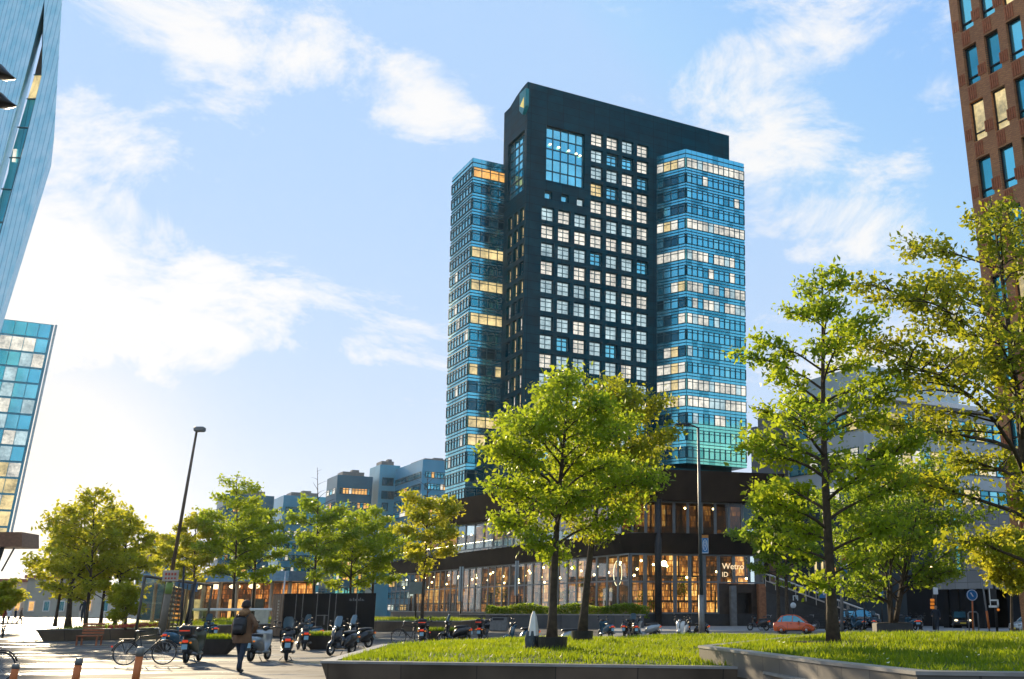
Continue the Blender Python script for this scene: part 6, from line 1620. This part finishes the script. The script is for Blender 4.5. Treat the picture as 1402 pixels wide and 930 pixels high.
# signs
def post_sign(name, label, px, Y, ytop, parts, r=.05, mat=m_dark, cat='sign', pxb=None):
    b = at(pxb or px, 850, Y); b.z = .0 if Y < 74 else .1; t = at(px, ytop, Y); r_ = root(name, b, label, cat); MB().tube([b, t], r, 10).build('post', [mat], r_, True)
    return r_, Y
r_, Y = post_sign('sign_post', 'grey post with a dark red board above a blue and white plate', 1152, 70, 745, None, .11, m_grey)
def board(par, name, x0, y0, x1, y1, Y, mat, dz=.0, th=.06):
    p, q = at(x0, y0, Y), at(x1, y1, Y); return MB().bbox(((p.x + q.x) / 2, Y - .16 + dz, (p.z + q.z) / 2), (abs(q.x - p.x), th, abs(p.z - q.z)), .012).build(name, [mat], par)
board(r_, 'red_board', 1151, 757, 1161, 771, Y, M('board_red', (.30, .04, .02), .5)); o = board(r_, 'blue_plate', 1153, 772, 1160, 785, Y, m_blue); board(o, 'white_band', 1153, 772, 1160, 775, Y, m_signw, -.04)
r_, Y = post_sign('parking_sign', 'tilted blue square sign with a white mark beside the lone tree trunk', 1130, 77, 803, None, .06); o = board(r_, 'sign_plate', 1121, 803, 1132, 819, Y, m_blue)
mb = MB(); p, q = at(1127, 807, Y), at(1130.5, 815, Y); mb.tube([(p.x, Y - .21, p.z), (p.x, Y - .21, q.z)], .05, 5); mb.torus((p.x + .1, Y - .21, p.z - .12), .1, .045, 'y', 14, 5); mb.build('white_letter', [m_signw], o)
r_, Y = post_sign('street_number_sign', 'small white outlined square sign on the dark stair wall', 1089, 83, 819, None, .04); p = at(1089, 819, 82.9)
mb = MB(); 
for dx, dz, sx_, sz_ in ((-.17, 0, .07, .38), (.17, 0, .07, .38), (0, .17, .4, .07), (.06, .02, .06, .22)): mb.box((p.x + dx, 82.85, p.z + dz), (sx_, .04, sz_))
mb.build('white_mark', [m_signw], r_)
r_, Y = post_sign('banner_pole', 'thin dark pole with a white vertical banner beside the multi stemmed tree', 1183, 72, 798, None, .05); board(r_, 'banner', 1181, 799, 1186, 815, Y, m_signw)
r_, Y = post_sign('blue_banner_pole', 'thin pole with a narrow blue banner behind the multi stemmed tree', 1207, 73, 806, None, .05); board(r_, 'banner', 1204, 807, 1209, 822, Y, m_blue)
r_, Y = post_sign('keep_right_sign', 'round blue traffic sign on an orange banded post before the garage entrance', 1331, 72, 812, None, .05, m_bol); p = at(1330, 815, 72); mb = MB(); mb.cyl((p.x, 71.9, p.z), (p.x, 71.84, p.z), .38, 20); o = mb.build('sign_disc', [m_blue], r_)
mb = MB(); mb.torus((p.x, 71.83, p.z), .34, .02, 'y', 20, 5); mb.tube([(p.x - .1, 71.82, p.z + .16), (p.x + .06, 71.82, p.z - .1)], .04, 5); mb.build('white_arrow', [m_signw], o)
r_ = root('traffic_barrier', (at(1333, 860, 73).x, 73, 0), 'grey tubular barrier frame on the road island before the garage', 'barrier'); p0, p1 = at(1327, 860, 73), at(1340, 860, 73); zb_ = at(1330, 838, 73).z
MB().tube([(p0.x, 73, 0), (p0.x, 73, zb_ - .1), (p0.x + .1, 73, zb_), (p1.x - .1, 73, zb_), (p1.x, 73, zb_ - .1), (p1.x, 73, 0)], .05, 8).build('frame', [m_grey], r_, True); MB().tube([(p0.x + .35, 73, 0), (p0.x + .35, 73, zb_)], .03, 6).build('rail', [m_grey], r_)
r_, Y = post_sign('banded_pole', 'leaning thin pole with orange lower band left of the traffic light frame', 1344, 66, 790, None, .05, m_grey, 'pole', 1354); a = at(1354, 850, 66); a.z = 0; t = at(1344, 790, 66); MB().tube([a.lerp(t, .12), a.lerp(t, .42)], .07, 8).build('orange_band', [m_bol], r_, True)
r_, Y = post_sign('traffic_light', 'dark traffic light pole with a pale framed signal box at the right', 1361, 60, 800, None, .07, m_dark, 'traffic light', 1364)
o = board(r_, 'signal_box', 1352, 806, 1363, 826, Y, m_dark, 0, .3); mb = MB()
for (x0, y0, x1, y1) in ((1351, 806, 1354, 831), (1351, 829, 1365, 832), (1362, 822, 1365, 832), (1353, 821, 1364, 823)):
    p, q = at(x0, y0, Y), at(x1, y1, Y); mb.box(((p.x + q.x) / 2, Y - .36, (p.z + q.z) / 2), (abs(q.x - p.x), .04, abs(p.z - q.z)))
mb.build('pale_frame', [m_signw], r_); p = at(1366, 835, Y); MB().ball((p.x, Y - .1, p.z), .08, 10, 8).build('orange_lens', [m_orange], r_, True)
r_, Y = post_sign('notice_pole', 'dark thick pole with a pale notice plate behind the person by the road', 1279, 79, 776, None, .16, m_black, 'pole'); board(r_, 'notice_plate', 1276, 804, 1283, 814, Y, m_signw, -.12); p = at(1277, 777, 79); mb = MB(); mb.ball((p.x, 78.6, p.z), (.3, .12, .1), 10, 6); mb.build('lamp', [m_lamp], r_, True); mb = MB(); 
for zy in (822, 827, 832): q = at(1275, zy, 79); mb.bbox((q.x, 78.7, q.z), (.28, .2, .2), .03)
mb.build('orange_lens', [m_orange], r_)
p = at(1088, 828, 80); r_, Y = post_sign('globe_lamp', 'short globe lamp behind the orange car', 1086, 80, 829, None, .05, m_dark, 'lamp'); MB().ball((at(1086, 829, 80).x, 80, at(1086, 829, 80).z), .22, 12, 8).build('globe', [M('globe_white', (.7, .72, .72), .3)], r_, True)
# plaza poles
for (px, py, xt, yt, lb) in ((246, 884, 252, 776, 'thin dark mast standing in front of the glass shelter'), (383, 868, 391, 782, 'pale mast standing at the left corner of the black kiosk'), (630, 858, 632, 776, 'pale flag banner mast in front of the left pavilion windows'), (707, 858, 708, 768, 'pale flag banner mast nearest the tree tubs'), (569, 862, 569, 800, 'short dark post holding a small grey board near the thin leaning tree')):
    b = gnd(px, py); b.z = 0; t = at(xt, yt, b.y); r_ = root('mast', b, lb, 'mast'); MB().tube([b, t], [.07, .05], 8).build('pole', [m_dark if px in (246, 569, 630, 707) else m_steel], r_, True)
    if px in (630, 707): q = t - UP * 1.8; MB().bbox((q.x, q.y, q.z + .2), (.42 if px == 630 else .36, .06, 3.2), .02).build('banner', [M('banner_grey', (.38, .42, .42), .6)], r_)
    if px == 569: MB().bbox((b.x, b.y - .1, t.z - .3), (1.3, .06, .95), .02).build('board', [M('board_grey', (.16, .19, .17), .6)], r_)
# info board, litter bin
b = gnd(356, 866); r_ = root('info_board', b, 'pale blank notice board on thin legs left of the black kiosk', 'notice board'); p = at(356, 845, b.y); MB().bbox((b.x, b.y, p.z), (1.0, .06, 1.0), .02).build('panel', [M('board_cream', (.5, .47, .38), .6)], r_)
for s in (-.4, .4): MB().tube([(b.x + s, b.y, 0), (b.x + s, b.y, p.z)], .03, 6).build('leg', [m_grey], r_, True)
b = gnd(683, 865); r_ = root('litter_bin', b, 'square grey litter bin in front of the terrace wall', 'litter bin'); z = at(683, 843, b.y).z
MB().bbox((b.x, b.y, z * .5), (1.25, 1.0, z * .92), .05).build('bin_body', [m_grey], r_); MB().bbox((b.x, b.y, z * .98), (1.35, 1.1, z * .08), .03).build('lid', [m_dark], r_); MB().box((b.x, b.y - .505, z * .78), (.8, .02, .16)).build('slot', [m_black], r_)
# red seat in front of far left planter
b = gnd(121, 884); r_ = root('red_seat', b, 'rust red slatted seat in front of the far left planter wall', 'seat'); w_ = 1.0
MB().bbox((b.x, b.y, .42), (w_, .5, .06), .015).build('seat', [m_brick2], r_)
mb = MB()
for k in range(4): mb.box((b.x, b.y + .27, .55 + k * .13), (w_, .04, .09))
mb.build('backrest', [m_brick2], r_)
for sx_ in (-.45, .45):
    for sy_ in (-.2, .22): MB().box((b.x + sx_, b.y + sy_, .2), (.06, .06, .4)).build('leg', [m_brick2], r_)
# sapling stake by the seat
# white draped sheet on a stand among the scooters
b = gnd(727, 889, .58); r_ = root('draped_stand', b, 'white and grey sheet hung on a wooden tripod stand beside the nearer tree tub', 'draped stand')
zt_s = at(731, 838, b.y).z
for dx, dy in ((-.16, -.05), (.12, -.08), (0, .16)): MB().tube([(b.x + dx, b.y + dy, .52), (b.x + .04, b.y, zt_s)], .022, 6).build('leg', [M('stand_wood', (.30, .13, .05), .6)], r_, True)
n = 20; rs = [(zt_s + .02, .02), (zt_s - .12, .07), (zt_s - .4, .11), (zt_s - .62, .13)]
mb = MB()
for (z, q) in rs: mb.v += [(b.x + .05 + q * (1 + .22 * math.sin(5 * t_)) * math.cos(t_), b.y - .03 + q * (1 + .22 * math.sin(5 * t_)) * math.sin(t_), z) for t_ in [2 * math.pi * k / n for k in range(n)]]
for i in range(3):
    for k in range(n): mb.f.append((i * n + k, i * n + (k + 1) % n, (i + 1) * n + (k + 1) % n, (i + 1) * n + k)); mb.m.append(0)
mb.build('white_sheet', [m_white], r_, True)
mb = MB()
rs = [(zt_s - .50, .13), (zt_s - .7, .17), (zt_s - .92, .15), (zt_s - 1.05, .12)]
for (z, q) in rs: mb.v += [(b.x + .02 + q * (1 + .2 * math.sin(4 * t_ + 1)) * math.cos(t_), b.y + q * (1 + .2 * math.sin(4 * t_ + 1)) * math.sin(t_), z) for t_ in [2 * math.pi * k / n for k in range(n)]]
for i in range(3):
    for k in range(n): mb.f.append((i * n + k, i * n + (k + 1) % n, (i + 1) * n + (k + 1) % n, (i + 1) * n + k)); mb.m.append(0)
mb.build('grey_sheet', [M('grey_cloth', (.06, .075, .085), .85, 0, .3, 8)], r_, True)
# floodlight mast: two dark pointed lamps entering at the left edge
Yf = 24.; h0 = at(-40, 110, Yf); fm_ = root('floodlight_mast', (h0.x, Yf, 0), 'dark mast with two pointed lamp heads entering at the upper left corner', 'floodlight')
MB().tube([(h0.x, Yf, 0), (h0.x, Yf, h0.z + 1.0)], [.12, .09], 12).build('mast', [m_dark], fm_, True)
m_head = M('bronze_lamp', (.035, .028, .02), .4, .4, .3, 4)
for (xt, yt, xb, yb_, tk) in ((22, 108, -10, 98, .24), (23, 145, -10, 138, .22)):
    t, b = at(xt, yt, Yf), at(xb, yb_, Yf); mid = at((xt * .4 + xb * .6), yt - 8, Yf)
    mb = MB(); d = (t - b); L_ = d.length
    V = []; n = 14
    for (f, w_, up_, dn) in ((0, .25, .30, .16), (.35, .28, .26, .12), (.62, .2, .13, .07), (.85, .1, .05, .03), (1, .01, .008, .008)):
        c = b.lerp(t, f)
        for k in range(n):
            a_ = 2 * math.pi * k / n; V.append((c.x, c.y + w_ * math.cos(a_), c.z + (up_ if math.sin(a_) > 0 else dn) * math.sin(a_)))
    fs = [(i * n + k, i * n + (k + 1) % n, (i + 1) * n + (k + 1) % n, (i + 1) * n + k) for i in range(4) for k in range(n)] + [tuple(range(n))]
    mb.add(V, fs); mb.tube([b, (h0.x, Yf, b.z)], .05, 6); mb.build('lamp_head', [m_head], fm_, True)

# ------------------------------------------------------------------ AIR
hm = bpy.data.materials.new('haze_air'); hm.use_nodes = True; hn = hm.node_tree; hn.nodes.clear()
ho = hn.nodes.new('ShaderNodeOutputMaterial'); hv = hn.nodes.new('ShaderNodeVolumePrincipled'); hn.links.new(hv.outputs[0], ho.inputs['Volume'])
hv.inputs['Color'].default_value = (.88, .94, 1, 1); hv.inputs['Density'].default_value = .00005; hv.inputs['Anisotropy'].default_value = .55
hz = MB().obox((-1510, -70, -1), (3020, 0, 0), (0, 2580, 0), (0, 0, 92)).build('haze', [hm]); tag(hz, kind='stuff')
